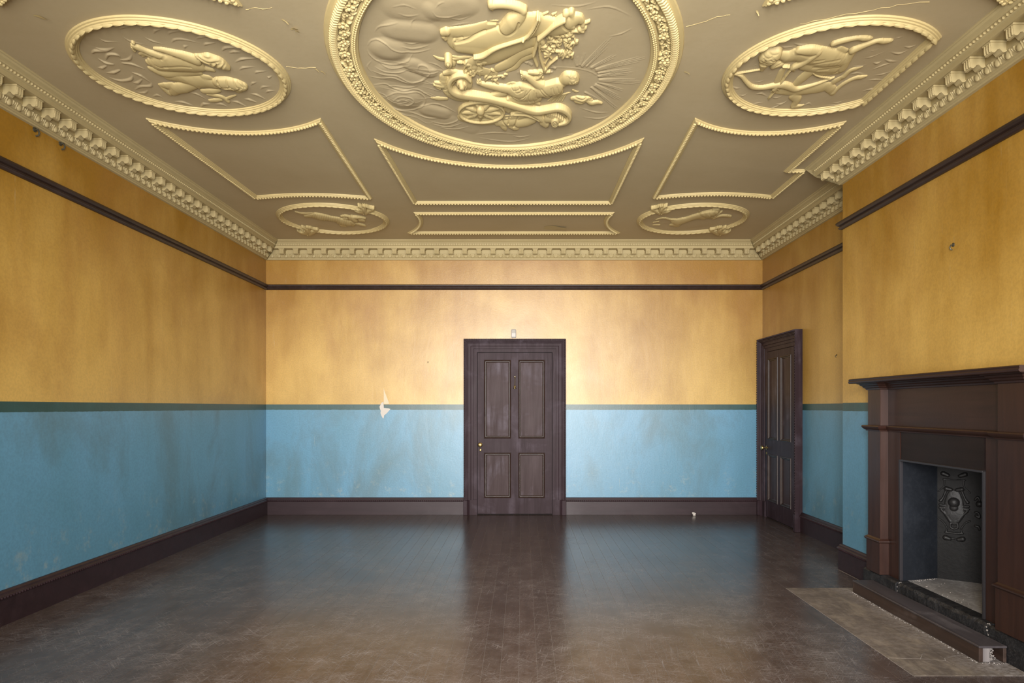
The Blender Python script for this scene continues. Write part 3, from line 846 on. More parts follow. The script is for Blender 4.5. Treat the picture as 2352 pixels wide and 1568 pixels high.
def curved(pts, closed=False, m=4):
    """round off a hand-drawn line"""
    n = len(pts)
    if n < 3 or closed: return list(pts)
    P = [np.array(p, float) for p in pts]; out = []
    for i in range(n - 1):
        p0, p1, p2, p3 = P[max(i - 1, 0)], P[i], P[i + 1], P[min(i + 2, n - 1)]
        for k in range(m):
            t = k / m
            q = 0.5 * (2 * p1 + (p2 - p0) * t + (2 * p0 - 5 * p1 + 4 * p2 - p3) * t * t + (3 * p1 - p0 - 3 * p2 + p3) * t ** 3)
            if len(q) > 2: q[2] = p1[2] + (p2[2] - p1[2]) * t
            out.append(tuple(q))
    out.append(tuple(pts[-1]))
    return out

def brush(crop, pts, r=8, hs=0.6, base=0.0, mode='+', closed=False, drop=None):
    """a stroke on the ceiling; crop = (x, y, scale) of the tracing, radii in the tracing's units"""
    ox, oy, s = crop
    out = []
    if drop is None: drop = 0.026 if mode == '-' else 0.0
    if mode == '-': r, hs = r * 1.55, hs * 0.9
    for p in curved(pts, closed):
        rr = (p[2] if len(p) > 2 else r) / s
        u, v = ox + p[0] / s, oy + p[1] / s
        X, Y = on_ceiling(u, v)
        h = rr * Y / FOC * hs + base
        X, Y = on_ceiling(u, v, drop or 0.55 * h)
        out.append((X, Y, rr * Y / FOC, rr * Y * Y / (FOC * (ZC - EYE)), h))
    if closed: out.append(out[0])
    return (np.array(out), mode, base)

def brush_flat(pts, r=0.01, hs=0.6, base=0.0, mode='+', closed=False):
    """a stroke given directly in metres of its own plane"""
    out = [(p[0], p[1], (p[2] if len(p) > 2 else r), (p[2] if len(p) > 2 else r), (p[2] if len(p) > 2 else r) * hs + base) for p in curved(pts, closed)]
    if closed: out.append(out[0])
    return (np.array(out), mode, base)

class Relief:
    def __init__(self, x0, x1, y0, y1, dx, dy):
        self.xs = np.arange(x0, x1 + dx, dx); self.ys = np.arange(y0, y1 + dy, dy)
        self.X, self.Y = np.meshgrid(self.xs, self.ys)
        self.H = np.zeros_like(self.X); self.dx, self.dy = dx, dy
        self.noise = None
    def stroke(self, st, k=0.004):
        P, mode, base = st
        if len(P) == 1: P = np.vstack([P, P]); P[1, 0] += 1e-5
        rx, ry = P[:, 2].max(), P[:, 3].max()
        i0 = max(0, int((P[:, 0].min() - rx - self.xs[0]) / self.dx)); i1 = min(len(self.xs), int((P[:, 0].max() + rx - self.xs[0]) / self.dx) + 2)
        j0 = max(0, int((P[:, 1].min() - ry - self.ys[0]) / self.dy)); j1 = min(len(self.ys), int((P[:, 1].max() + ry - self.ys[0]) / self.dy) + 2)
        if i1 <= i0 or j1 <= j0: return self
        X, Y = self.X[j0:j1, i0:i1], self.Y[j0:j1, i0:i1]
        best = np.zeros_like(X)
        for a, b in zip(P[:-1], P[1:]):
            sx, sy = max(1e-6, (a[2] + b[2]) / 2), max(1e-6, (a[3] + b[3]) / 2)
            vx, vy = (b[0] - a[0]) / sx, (b[1] - a[1]) / sy
            px, py = (X - a[0]) / sx, (Y - a[1]) / sy
            L = vx * vx + vy * vy
            t = np.clip((px * vx + py * vy) / L, 0, 1) if L > 1e-12 else np.zeros_like(px)
            rl = (a[2] + (b[2] - a[2]) * t) / sx
            q = np.clip(1 - ((px - t * vx) ** 2 + (py - t * vy) ** 2) / np.maximum(rl * rl, 1e-9), 0, 1)
            h = a[4] + (b[4] - a[4]) * t
            if mode == '+': f = np.sqrt(q) * (h - base) + base * np.clip(q * 5, 0, 1)
            elif mode == 's': f = h * q * q * (3 - 2 * q)      # soft swell
            else: f = h * q                                     # groove or added ridge
            best = np.maximum(best, f)
        H = self.H[j0:j1, i0:i1]
        if mode == '-': H -= np.where(H > 0, np.minimum(best, H * 0.7), 0)
        elif mode == 'a': H += np.where(H > 0, best, 0)
        elif mode == 's': H += best
        else:
            d = np.abs(H - best)
            m = np.maximum(H, best) + np.where((H > 0) & (best > 0), np.maximum(k - d, 0) ** 2 / (4 * k), 0)
            self.H[j0:j1, i0:i1] = m
        return self
    def strokes(self, L, k=0.004):
        for st in L: self.stroke(st, k)
        return self
    def build(self, name, mat, parent, place=None, keep=None, eps=1e-4, lift=0.0, label=None):
        H = self.H
        on = (H > eps) if keep is None else keep
        cell = on[:-1, :-1] | on[1:, :-1] | on[:-1, 1:] | on[1:, 1:] if keep is None else on[:-1, :-1] & on[1:, :-1] & on[:-1, 1:] & on[1:, 1:]
        ny, nx = H.shape
        idx = np.arange(ny * nx).reshape(ny, nx)
        q = np.stack([idx[:-1, :-1][cell], idx[:-1, 1:][cell], idx[1:, 1:][cell], idx[1:, :-1][cell]], 1)
        if len(q) == 0: return None
        used, inv = np.unique(q.ravel(), return_inverse=True)
        X, Y, Hh = self.X.ravel()[used], self.Y.ravel()[used], H.ravel()[used]
        Hh = Hh + lift * (np.clip(Hh / 0.003, 0, 1) if lift > 0 else 1.0)
        if place is None: co = np.stack([X, Y, ZC - Hh], 1)
        else: co = place(X, Y, Hh)
        q = inv.reshape(-1, 4)[:, ::-1] if place is None else inv.reshape(-1, 4)
        me = bpy.data.meshes.new(name)
        me.vertices.add(len(co)); me.vertices.foreach_set('co', co.astype(np.float32).ravel())
        me.loops.add(len(q) * 4); me.loops.foreach_set('vertex_index', q.astype(np.int32).ravel())
        me.polygons.add(len(q)); me.polygons.foreach_set('loop_start', np.arange(0, len(q) * 4, 4, dtype=np.int32)); me.polygons.foreach_set('loop_total', np.full(len(q), 4, np.int32))
        me.polygons.foreach_set('use_smooth', np.ones(len(q), bool))
        me.update(calc_edges=True); me.validate()
        o = link(name, me, mat, parent)
        if label: o['label'] = label
        return o

def bounds(L, m=0.0):
    A = np.vstack([st[0] for st in L])
    return (A[:, 0] - A[:, 2]).min() - m, (A[:, 0] + A[:, 2]).max() + m, (A[:, 1] - A[:, 3]).min() - m, (A[:, 1] + A[:, 3]).max() + m

def figure(name, parent, L, dx=0.0026, dy=0.0045, label=None, k=0.004, mat=None):
    R = Relief(*bounds([s for s in L if s[1] == '+']), dx, dy).strokes(L, k)
    return R.build(name, mat or M_RELIEF, parent, label=label, lift=0.005)

# leaf and bead shapes shared by the frames
def leaf_mesh(L, W, Hh, name):
    v, f = [], []
    for i, (t, w, h) in enumerate([(0.0, 0.55, 0.5), (0.3, 1.0, 0.95), (0.6, 0.85, 1.0), (0.85, 0.45, 0.75)]):
        for s, q in ((-1, 0), (-0.55, 0.75), (0, 1.0), (0.55, 0.75), (1, 0)):
            v.append((t * L, s * w * W / 2, -h * Hh * (0.15 + 0.85 * q) if q else 0.004))
    v.append((L, 0, -Hh * 0.15))
    for i in range(3):
        for j in range(4): f.append((i * 5 + j, (i + 1) * 5 + j, (i + 1) * 5 + j + 1, i * 5 + j + 1))
    for j in range(4): f.append((15 + j, 20, 16 + j))
    f.append((0, 1, 2, 3, 4))
    mb = MB().add(v, f); me = fixed_mesh(mb, name, True); me.materials.append(M_RELIEF); return me
ME_LEAF = leaf_mesh(0.086, 0.030, 0.016, 'leaf')
ME_LEAF_S = leaf_mesh(0.074, 0.027, 0.013, 'leaf')

def frame_on_ceiling(name, path, prof, parent):
    """closed moulding; prof = (offset to the left of travel, drop below the ceiling)"""
    v, f = sweep(path, [(o, ZC - h) for (o, h) in prof], closed=True)
    return MB().add(v, f).build(name, M_RELIEF, parent, False)

def circle(cx, cy, rx, ry=None, n=96, xmax=None):
    ry = ry or rx
    P = [(cx + rx * math.cos(2 * PI * i / n), cy + ry * math.sin(2 * PI * i / n)) for i in range(n)]
    if xmax is not None:
        a = math.acos((xmax - cx) / rx)
        m = int(n * (2 * PI - 2 * a) / (2 * PI))
        P = [(cx + rx * math.cos(a + (2 * PI - 2 * a) * i / m), cy + ry * math.sin(a + (2 * PI - 2 * a) * i / m)) for i in range(m + 1)]
    return P

RING = [(0.036, 0.0), (0.034, 0.010), (0.026, 0.012), (0.024, 0.019), (0.016, 0.021), (0.013, 0.027), (0.004, 0.029), (-0.006, 0.029), (-0.013, 0.027), (-0.016, 0.021), (-0.024, 0.019), (-0.026, 0.012), (-0.034, 0.010), (-0.036, 0.0)]
def leafy_frame(parent, path, me, pitch):
    frame_on_ceiling('frame', path, RING, parent)
    for p, a in walk(path, True, pitch):
        link('leaf', me, None, parent, (p.x, p.y, ZC - 0.0255), (0, 0, a))

def field(parent, x0, x1, y0, y1, dx, dy, inside, L, k=0.003, label=None, seed=0, amp=0.0025):
    R = Relief(x0, x1, y0, y1, dx, dy)
    R.H[:] = 0.004
    rr = np.random.RandomState(seed)
    for i in range(14):                         # hand-laid unevenness
        a, b = rr.normal(0, 9), rr.normal(0, 6); ph = rr.uniform(0, 6.28)
        R.H += amp * 0.25 * np.sin(a * R.X + b * R.Y + ph)
    R.strokes(L, k)
    R.H = np.maximum(R.H, 0.001)
    o = R.build('ground', M_CEIL, parent, keep=inside(R.X, R.Y))
    if label: o['label'] = label
    return o

# ---- left oval: two swimmers among waves
T1 = (290, 80, 2352 / 290)
ov = empty('oval_relief', (0, 0, 0))
tag(ov, 'oval plaster relief of two nude swimmers among curling waves', 'relief')
CL = (-2.105, 4.40, 0.594)
leafy_frame(ov, circle(*CL), ME_LEAF, 0.068)
W = (130, 0, 2352 / 570)
def wave(pts, r=15, hs=0.5, crop=W): return brush(crop, [(p[0], p[1], r * w) for p, w in zip(pts, {2: (1.0, 0.4), 3: (0.4, 1.0, 0.45), 4: (0.4, 0.95, 1.0, 0.4)}[len(pts)])], r, hs)
WV = [[(385, 345), (460, 390), (620, 395)], [(335, 505), (370, 485), (470, 480), (560, 440)], [(375, 455), (450, 475), (550, 450)], [(610, 330), (700, 390), (870, 425)], [(820, 340), (900, 385), (1030, 420)],
      [(920, 320), (935, 290), (1010, 270)], [(1060, 330), (1075, 305), (1160, 290), (1260, 290)], [(1085, 410), (1120, 375), (1210, 372), (1370, 410)], [(1210, 470), (1215, 440), (1250, 430)],
      [(1310, 370), (1370, 350), (1460, 348)], [(1395, 430), (1420, 415), (1500, 405)], [(1570, 480), (1600, 455), (1680, 450), (1760, 465)], [(1640, 500), (1690, 490), (1740, 495)], [(1720, 670), (1770, 640), (1880, 632)],
      [(1880, 700), (1900, 680), (1990, 672)], [(1690, 590), (1760, 560), (1900, 550)], [(2010, 735), (2045, 715)], [(1840, 810), (1860, 785), (1920, 768)], [(1930, 850), (1960, 820), (2060, 815)], [(1980, 880), (2010, 860), (2080, 855)],
      [(470, 560), (490, 520), (570, 520), (600, 540)], [(610, 570), (690, 560), (720, 500)], [(400, 560), (470, 600), (540, 610)], [(620, 600), (720, 610), (840, 655)], [(390, 640), (430, 645), (470, 625)], [(470, 690), (540, 690), (600, 665)],
      [(490, 730), (600, 765), (700, 755), (720, 720)], [(720, 690), (800, 720), (890, 780)], [(720, 780), (770, 785), (810, 750)], [(740, 850), (800, 820), (890, 815), (900, 780)], [(760, 870), (830, 880), (870, 850)], [(590, 280), (620, 260), (700, 250)], [(830, 290), (800, 260), (880, 240)],
      [(1260, 880), (1330, 890), (1420, 940)], [(1780, 940), (1830, 945), (1900, 970)], [(1660, 960), (1720, 970), (1800, 1010)], [(1370, 1010), (1400, 985), (1460, 985)], [(1500, 990), (1560, 985), (1620, 1010)], [(1840, 890), (1900, 900), (1980, 940)],
      [(1030, 940), (960, 900), (900, 920)], [(400, 260), (470, 240), (560, 250)], [(1490, 560), (1620, 580)], [(1100, 960), (1200, 970), (1290, 1000)]]
field(ov, CL[0] - 0.6, CL[0] + 0.6, CL[1] - 0.6, CL[1] + 0.6, 0.0032, 0.0052, lambda X, Y: (X - CL[0]) ** 2 + (Y - CL[1]) ** 2 < 0.592 ** 2, [wave(w, 12, 1.3) for w in WV], k=0.001, seed=1)
B = lambda pts, **kw: brush(T1, pts, **kw)
def hair(crop, rows, r=9, hs=0.55): return [brush(crop, row, r=r, hs=hs, mode='-') for row in rows]
figure('swimmer', ov, [
    B([(560, 560, 120), (850, 545, 160), (1150, 550, 165), (1330, 570, 120)], hs=0.55),
    B([(440, 525, 62), (620, 515, 95)], hs=0.7), B([(455, 625, 45), (600, 690, 70), (760, 730, 70), (1050, 715, 60), (1350, 690, 60)], hs=0.6),
    B([(530, 250, 26), (700, 285, 48), (900, 350, 72), (1100, 410, 90), (1280, 470, 100)], hs=0.75, base=0.006),
    B([(165, 215, 52), (250, 250, 60), (340, 285, 52), (450, 335, 60), (650, 400, 66), (900, 480, 70)], hs=0.7, base=0.006),
    B([(130, 140, 30)], hs=0.9, base=0.008), B([(112, 185, 26)], hs=0.9, base=0.008), B([(112, 222, 25)], hs=0.9, base=0.008), B([(128, 256, 24)], hs=0.9, base=0.008), B([(152, 284, 22)], hs=0.9, base=0.008),
    B([(250, 350, 22), (330, 345, 34), (480, 410, 44)], hs=0.7), B([(300, 385, 18), (360, 370, 22)], hs=0.8),
    B([(1290, 375, 22), (1420, 450, 78), (1600, 495, 118), (1750, 540, 112), (1890, 605, 42)], hs=0.75, base=0.008),
    B([(1480, 620, 50), (1620, 650, 34)], hs=0.8)] +
    [B(r, r=15, hs=0.4, mode='-') for r in ([(700, 600), (1000, 575), (1200, 590)], [(560, 580), (640, 610), (760, 600)], [(650, 470), (780, 400), (1000, 440)])] +
    hair(T1, [[(1280, 370), (1480, 430), (1720, 440), (1850, 530)], [(1320, 420), (1500, 490), (1640, 490), (1780, 500)], [(1350, 470), (1480, 560), (1600, 600)], [(1570, 560), (1600, 510), (1680, 520), (1660, 580)], [(1650, 620), (1700, 540), (1780, 520)], [(1760, 640), (1800, 570), (1850, 550)], [(1420, 520), (1500, 545), (1580, 540)]], 13, 0.9))
figure('swimmer', ov, [
    B([(760, 790, 50), (1000, 800, 100), (1250, 870, 120), (1450, 870, 120), (1640, 920, 90)], hs=0.42),
    B([(1060, 790, 60), (1200, 870, 62), (1330, 950, 50)], hs=0.7), B([(1300, 800, 60), (1330, 930, 40)], hs=0.6),
    B([(1240, 940, 66), (1050, 990, 92), (930, 1010, 92), (860, 1080, 50)], hs=0.6),
    B([(890, 930, 50), (760, 950, 62), (640, 930, 30)], hs=0.6), B([(630, 930, 30), (700, 1000, 46), (790, 1080, 44), (815, 1105, 24)], hs=0.6),
    B([(1440, 780, 60), (1560, 790, 44)], hs=0.6), B([(1600, 890, 70), (1740, 900, 76)], hs=0.55),
    B([(1680, 900, 62), (1790, 920, 108), (1950, 930, 118), (2110, 950, 100), (2200, 940, 52)], hs=0.72, base=0.006),
    B([(1430, 1050, 42), (1600, 1050, 48), (1740, 1030, 26)], hs=0.6),
    B([(1510, 1105, 16), (1650, 1125, 32), (1800, 1160, 38), (1880, 1225, 40)], hs=0.7), B([(1560, 1220, 26), (1660, 1215, 34), (1770, 1200, 24)], hs=0.7), B([(1860, 1190, 22), (1950, 1150, 20), (2045, 1115, 12)], hs=0.8),
    B([(2060, 1030, 48), (2110, 1020, 46)], hs=0.6)] +
    hair(T1, [[(1700, 880), (1760, 960), (1880, 980)], [(1860, 830), (1890, 920), (1980, 980)], [(1780, 990), (1850, 970), (1920, 960)], [(2000, 870), (2060, 960), (2130, 980)], [(2080, 900), (2150, 960)], [(1690, 840), (1700, 900)], [(2150, 900), (2200, 980)], [(2050, 1040), (2110, 1000)]], 13, 0.9))

# ---- right oval: centaur archer, the frame cut straight where the chimney breast comes forward
T2 = (1680, 60, 2352 / 390)
ov = empty('oval_relief', (0, 0, 0))
tag(ov, 'oval plaster relief of a centaur drawing a bow, its frame cut straight along one side', 'relief')
CR = (1.895, 4.40, 0.594); XCUT = 2.335
leafy_frame(ov, circle(*CR, xmax=XCUT), ME_LEAF, 0.068)
V = (1620, 0, 2352 / 580)
SW = [[(690, 420), (740, 440), (830, 430)], [(820, 400), (890, 420), (960, 405)], [(1150, 345), (1210, 365), (1330, 340)], [(1240, 280), (1330, 275), (1480, 255)], [(1540, 250), (1620, 235), (1700, 245)], [(1730, 360), (1800, 350), (1850, 335)],
      [(1430, 540), (1540, 530), (1690, 470)], [(1480, 460), (1560, 470), (1660, 430)], [(1670, 550), (1720, 570), (1800, 570)], [(1350, 600), (1420, 620), (1500, 600)], [(1550, 650), (1650, 610), (1750, 580)], [(1560, 700), (1650, 690), (1790, 640)],
      [(1480, 750), (1580, 740), (1700, 745)], [(1420, 860), (1540, 830), (1680, 840)], [(1130, 940), (1230, 955), (1350, 905)], [(1100, 970), (1200, 980), (1290, 950)], [(300, 870), (350, 890), (400, 860)], [(240, 800), (290, 820), (350, 815)], [(560, 1010), (640, 1000), (740, 950)], [(400, 980), (480, 960), (560, 950)],
      [(600, 890), (660, 910), (740, 880)], [(900, 1000), (960, 960), (1000, 990)], [(330, 560), (400, 540), (480, 520)], [(420, 620), (470, 600), (520, 610)], [(420, 760), (500, 760), (600, 720)], [(540, 680), (600, 690), (650, 660)], [(1320, 700), (1400, 680), (1480, 690)], [(1560, 580), (1600, 590), (1640, 570)],
      [(1850, 430), (1900, 440), (1960, 420)], [(1720, 480), (1800, 500), (1880, 470)], [(640, 960), (700, 970), (760, 940)], [(460, 880), (520, 870), (580, 900)], [(1180, 900), (1250, 890), (1300, 870)]]
field(ov, CR[0] - 0.6, XCUT, CR[1] - 0.6, CR[1] + 0.6, 0.0032, 0.0052, lambda X, Y: ((X - CR[0]) ** 2 + (Y - CR[1]) ** 2 < 0.592 ** 2) & (X < XCUT), [wave(w, 10, 1.2, V) for w in SW], k=0.001, seed=2)
B = lambda pts, **kw: brush(T2, pts, **kw)
figure('centaur', ov, [
    B([(560, 900, 20), (900, 900, 60), (1250, 850, 75), (1330, 830, 55)], hs=0.35), B([(890, 800, 50), (980, 720, 80), (1080, 640, 80)], hs=0.3),
    B([(700, 610, 45), (650, 730, 45), (610, 850, 36)], hs=0.4),
    B([(780, 430, 80), (950, 390, 105), (1150, 420, 125), (1350, 470, 130), (1520, 490, 90)], hs=0.5),
    B([(1020, 540, 70), (1250, 570, 85), (1440, 590, 66)], hs=0.5), B([(1150, 630, 30), (1300, 640, 40), (1500, 630, 22)], hs=0.6),
    B([(1540, 590, 52), (1590, 480, 66), (1680, 350, 52)], hs=0.65), B([(1685, 335, 48), (1850, 262, 36), (2020, 200, 27), (2110, 205, 34), (2180, 200, 28), (2232, 188, 10)], hs=0.85, base=0.006),
    B([(1480, 330, 56), (1565, 345, 44)], hs=0.4), B([(1415, 238, 36), (1550, 198, 34), (1750, 157, 25), (1830, 165, 34), (1900, 165, 28), (1950, 155, 9)], hs=0.9, base=0.006),
    B([(1560, 690, 40), (1640, 615, 34), (1740, 580, 26), (1820, 550, 9)], hs=0.6), B([(1430, 760, 50), (1560, 690, 40)], hs=0.35),
    B([(1300, 820, 50), (1380, 870, 55), (1410, 930, 32)], hs=0.5), B([(1410, 915, 36), (1540, 800, 32), (1700, 720, 27), (1800, 705, 26), (1880, 682, 8)], hs=0.8),
    B([(850, 965, 45), (910, 1015, 48), (870, 1090, 38)], hs=0.5), B([(860, 1110, 28), (940, 1105, 20), (1000, 1085, 10)], hs=0.8),
    B([(680, 405, 52), (780, 425, 66)], hs=0.7),
    B([(480, 425, 92), (570, 440, 112)], hs=0.7, base=0.008), B([(470, 520, 78), (430, 590, 30)], hs=0.7, base=0.006), B([(600, 540, 55), (690, 525, 36)], hs=0.75, base=0.004),
    B([(930, 340, 50), (1080, 340, 62), (1185, 350, 56)], hs=0.85, base=0.008), B([(1195, 365, 52), (1090, 440, 52), (980, 510, 46), (870, 560, 36)], hs=0.85, base=0.012), B([(850, 575, 36), (870, 600, 18)], hs=0.9, base=0.008)] +
    hair(T2, [[(410, 470), (500, 500), (560, 480)], [(430, 390), (500, 420), (560, 400)], [(500, 350), (560, 380), (640, 370)], [(420, 540), (480, 540), (540, 560)], [(590, 420), (640, 470), (660, 440)], [(560, 520), (610, 490), (650, 500)], [(470, 460), (470, 540)], [(540, 440), (600, 460)], [(620, 560), (690, 540)], [(450, 430), (480, 470)]], 8, 0.6) +
    [B(r, r=12, hs=0.3, mode='-') for r in ([(870, 380), (980, 400), (1080, 420), (1160, 390)], [(1120, 540), (1300, 490), (1500, 470)], [(1150, 480), (1280, 460)], [(1130, 590), (1300, 570), (1480, 560)], [(1200, 620), (1340, 610)])])
figure('bow', ov, [
    B([(20, 655, 14), (70, 660, 12), (140, 692, 17), (205, 770, 20), (290, 838, 24), (420, 850, 24), (560, 828, 30), (700, 815, 40), (790, 835, 38), (890, 872, 30), (1020, 840, 22), (1200, 785, 16), (1420, 698, 9)], hs=0.9, base=0.008),
    B([(40, 655, 8), (220, 622, 8), (400, 590, 8)], hs=1.0, base=0.008), B([(1090, 600, 9), (1190, 680, 11), (1380, 715, 10)], hs=1.0, base=0.006), B([(715, 545, 8), (800, 552, 8)], hs=1.0, base=0.02)], dx=0.003, dy=0.005)
figure('arrow', ov, [B([(815, 600, 11), (720, 730, 11), (640, 830, 11), (590, 905, 9), (510, 1000, 5)], hs=1.0, base=0.014)], dx=0.003, dy=0.005)
figure('archer_hand', ov, [B([(620, 830, 36), (600, 860, 36)], hs=0.8, base=0.01), B([(580, 850, 12), (575, 895, 9)], hs=1.0, base=0.012), B([(600, 870, 12), (600, 900, 9)], hs=1.0, base=0.012), B([(640, 850, 12), (655, 870, 9)], hs=1.0, base=0.012)], dx=0.003, dy=0.005)

# ---- far ovals
def clasp(parent, crop, sx=1, cx=0):
    q = lambda L: [(cx + sx * (p[0] - cx), p[1], *p[2:]) for p in L]
    b = lambda pts, **kw: brush(crop, q(pts), **kw)
    figure('clasp', parent, [b([(1800, 120, 18), (1900, 175, 32), (2010, 180, 40)], hs=0.7, base=0.022), b([(1930, 25, 26), (2010, 60, 30), (2050, 120, 40), (2010, 190, 26)], hs=0.8, base=0.025),
        b([(1960, 120, 30)], hs=0.9, base=0.025), b([(2055, 222, 26)], hs=0.9, base=0.025), b([(2100, 40, 30), (2110, 130, 36), (2080, 190, 20)], hs=0.6, base=0.022), b([(2110, 225, 20), (2200, 165, 30), (2300, 110, 30), (2340, 85, 18)], hs=0.8, base=0.023),
        b([(2150, 40, 20), (2220, 70, 20), (2290, 80, 18)], hs=0.8, base=0.023), b([(2040, 20, 16), (2090, 50, 14)], hs=0.6, base=0.022)], dx=0.004, dy=0.012)
T3 = (660, 470, 2352 / 200)
ov = empty('oval_relief', (0, 0, 0))
tag(ov, 'small far oval plaster relief of a robed woman floating with a branch', 'relief')
CF = (-2.098, 7.845, 0.575)
leafy_frame(ov, circle(*CF), ME_LEAF_S, 0.062)
B = lambda pts, **kw: brush(T3, pts, **kw)
field(ov, CF[0] - 0.58, CF[0] + 0.58, CF[1] - 0.58, CF[1] + 0.58, 0.010, 0.02, lambda X, Y: (X - CF[0]) ** 2 + (Y - CF[1]) ** 2 < 0.573 ** 2,
      [B(p, r=13, hs=0.5) for p in ([(20, 312), (120, 305), (190, 315)], [(100, 350), (250, 365)], [(200, 450), (400, 500), (560, 490)], [(620, 480), (800, 510), (1000, 540)], [(900, 580), (1100, 560)], [(1000, 670), (1250, 660)], [(1780, 670), (2000, 665)], [(2100, 560), (2300, 470)], [(300, 400), (420, 410)], [(1150, 610), (1300, 620)], [(1950, 620), (2150, 600)])], seed=3)
figure('floating_woman', ov, [B([(480, 305, 25), (640, 295, 48), (850, 330, 100), (1050, 350, 85), (1250, 390, 72), (1450, 430, 84)], hs=0.6, base=0.006), B([(1380, 470, 60), (1480, 470, 100), (1620, 480, 90)], hs=0.65, base=0.006), B([(1440, 545, 34), (1560, 560, 30)], hs=0.7, base=0.006),
    B([(1700, 370, 52), (1790, 395, 90)], hs=0.7, base=0.008), B([(1760, 490, 62), (1765, 555, 30)], hs=0.6, base=0.006), B([(1790, 345, 36), (1950, 337, 26), (2120, 355, 12)], hs=0.9, base=0.014), B([(1950, 400, 44), (2050, 410, 46)], hs=0.8, base=0.008), B([(1850, 510, 24), (1980, 535, 36), (2090, 560, 26)], hs=0.7, base=0.004),
    B([(1450, 305, 16), (1580, 298, 24), (1700, 318, 18)], hs=1.0, base=0.008), B([(1520, 365, 26), (1620, 370, 26)], hs=0.8, base=0.006)] +
    [B([(x, 250 + (x - 600) * 0.13, 9), (x - 60, 430 + (x - 600) * 0.13, 9)], hs=1.2, mode='-') for x in range(700, 1640, 62)] + [B([(2000, 380, 8), (2030, 430, 8)], hs=1, mode='-'), B([(2060, 380, 8), (2080, 430, 8)], hs=1, mode='-')], dx=0.005, dy=0.012)
figure('branch', ov, [B([(220, 185, 20), (330, 215, 26), (450, 235, 28), (700, 220, 16)], hs=0.8, base=0.003)], dx=0.005, dy=0.012)
clasp(ov, T3); clasp(ov, (531, 518.5, 2352 / 200))
T4 = (1490, 470, 2352 / 210)
ov = empty('oval_relief', (0, 0, 0))
tag(ov, 'small far oval plaster relief of a leaping lion with a curling tail', 'relief')
CG = (1.888, 7.845, 0.575)
leafy_frame(ov, circle(*CG), ME_LEAF_S, 0.062)
B = lambda pts, **kw: brush(T4, pts, **kw)
field(ov, CG[0] - 0.58, CG[0] + 0.58, CG[1] - 0.58, CG[1] + 0.58, 0.010, 0.02, lambda X, Y: (X - CG[0]) ** 2 + (Y - CG[1]) ** 2 < 0.573 ** 2,
      [B(p, r=14, hs=0.5) for p in ([(2130, 150), (2200, 165), (2330, 140)], [(2140, 205), (2320, 205)], [(1150, 560), (1400, 530), (1600, 535)], [(150, 600), (300, 620), (420, 600)], [(1750, 420), (1900, 430), (2050, 360)], [(800, 640), (1000, 600), (1150, 560)], [(1500, 470), (1700, 460)], [(400, 460), (520, 455)], [(1850, 480), (2000, 440), (2200, 400)], [(900, 330), (1000, 320)])], seed=4)
figure('lion', ov, [B([(620, 420, 40), (800, 440, 92), (950, 400, 80), (1150, 330, 76), (1320, 290, 76), (1450, 320, 60)], hs=0.55, base=0.004), B([(1340, 220, 20), (1450, 235, 60), (1600, 240, 92), (1720, 220, 62)], hs=0.7, base=0.012), B([(1450, 300, 36), (1560, 300, 40), (1640, 320, 26)], hs=0.7, base=0.008),
    B([(1720, 280, 34), (1800, 220, 28), (1890, 160, 10)], hs=0.8, base=0.01), B([(1650, 110, 12), (1810, 125, 16), (1815, 180, 10)], hs=1.0, base=0.006), B([(1690, 330, 40), (1850, 285, 26), (2000, 285, 26), (2110, 300, 22)], hs=0.8, base=0.004),
    B([(680, 385, 22), (580, 380, 18), (520, 365, 16), (400, 335, 16), (280, 345, 13), (180, 380, 9)], hs=1.0, base=0.004), B([(780, 520, 50), (700, 520, 45), (640, 510, 44), (550, 515, 20)], hs=0.6), B([(110, 450, 12), (260, 430, 14)], hs=0.8), B([(100, 515, 10), (280, 515, 14)], hs=0.8), B([(1300, 200, 10), (1300, 150, 10)], hs=1.0)] +
    [B([(1420 + i * 45, 200 + (i % 3) * 30, 8), (1480 + i * 45, 300, 8)], hs=1.2, mode='-') for i in range(7)], dx=0.005, dy=0.012)
clasp(ov, (1495, 470, 2352 / 200), -1, 1176); clasp(ov, (1629.6, 518.6, 2352 / 200), -1, 1176)

# ---- fireback with its cartouche, standing askew in the recess
fbk = empty('fireback', (0, 0, 0))
tag(fbk, 'black cast-iron fireback with a raised shield and scrolls, standing askew in the fire opening', 'fireback')
d0 = Vector((1.358, -1.0, 0)).normalized(); nrm = Vector((-d0.y, d0.x, 0)); nrm = -nrm if nrm.x > 0 else nrm
ORG = Vector((2.954, 5.028, 0))
def on_plate(X, Y, H):
    return np.stack([ORG.x + d0.x * X + nrm.x * H, ORG.y + d0.y * X + nrm.y * H, Y], 1)
pl = MB()
cs = [(-0.09, KZ), (0.55, KZ), (0.55, 1.0), (-0.09, 1.0)]
pl.add([tuple(ORG + d0 * s + nrm * h + Vector((0, 0, z))) for h in (0.0, -0.018) for (s, z) in cs], [(0, 1, 2, 3), (7, 6, 5, 4), (0, 4, 5, 1), (1, 5, 6, 2), (2, 6, 7, 3), (3, 7, 4, 0)])
pl.build('plate', M_IRON, fbk)
cx_, hz = 0.105, 0.705
def fl(x, z): return (cx_ + (x - 735) * 0.000492, hz - (z - 640) * 0.000588)
def F(pts, r=9, hs=0.9, base=0.004, mode='+', **kw): return brush_flat([(*fl(p[0], p[1]), (p[2] if len(p) > 2 else r) * 0.00053) for p in pts], hs=hs, base=base, mode=mode, **kw)
mir = lambda pts: [(1470 - p[0], *p[1:]) for p in pts]
S = [F([(735, 560, 80), (735, 640, 110), (735, 760, 125), (735, 860, 60)], hs=0.15), F([(735, 640, 66)], hs=0.75, base=0.012), F([(735, 700, 50)], hs=0.5, base=0.012)]
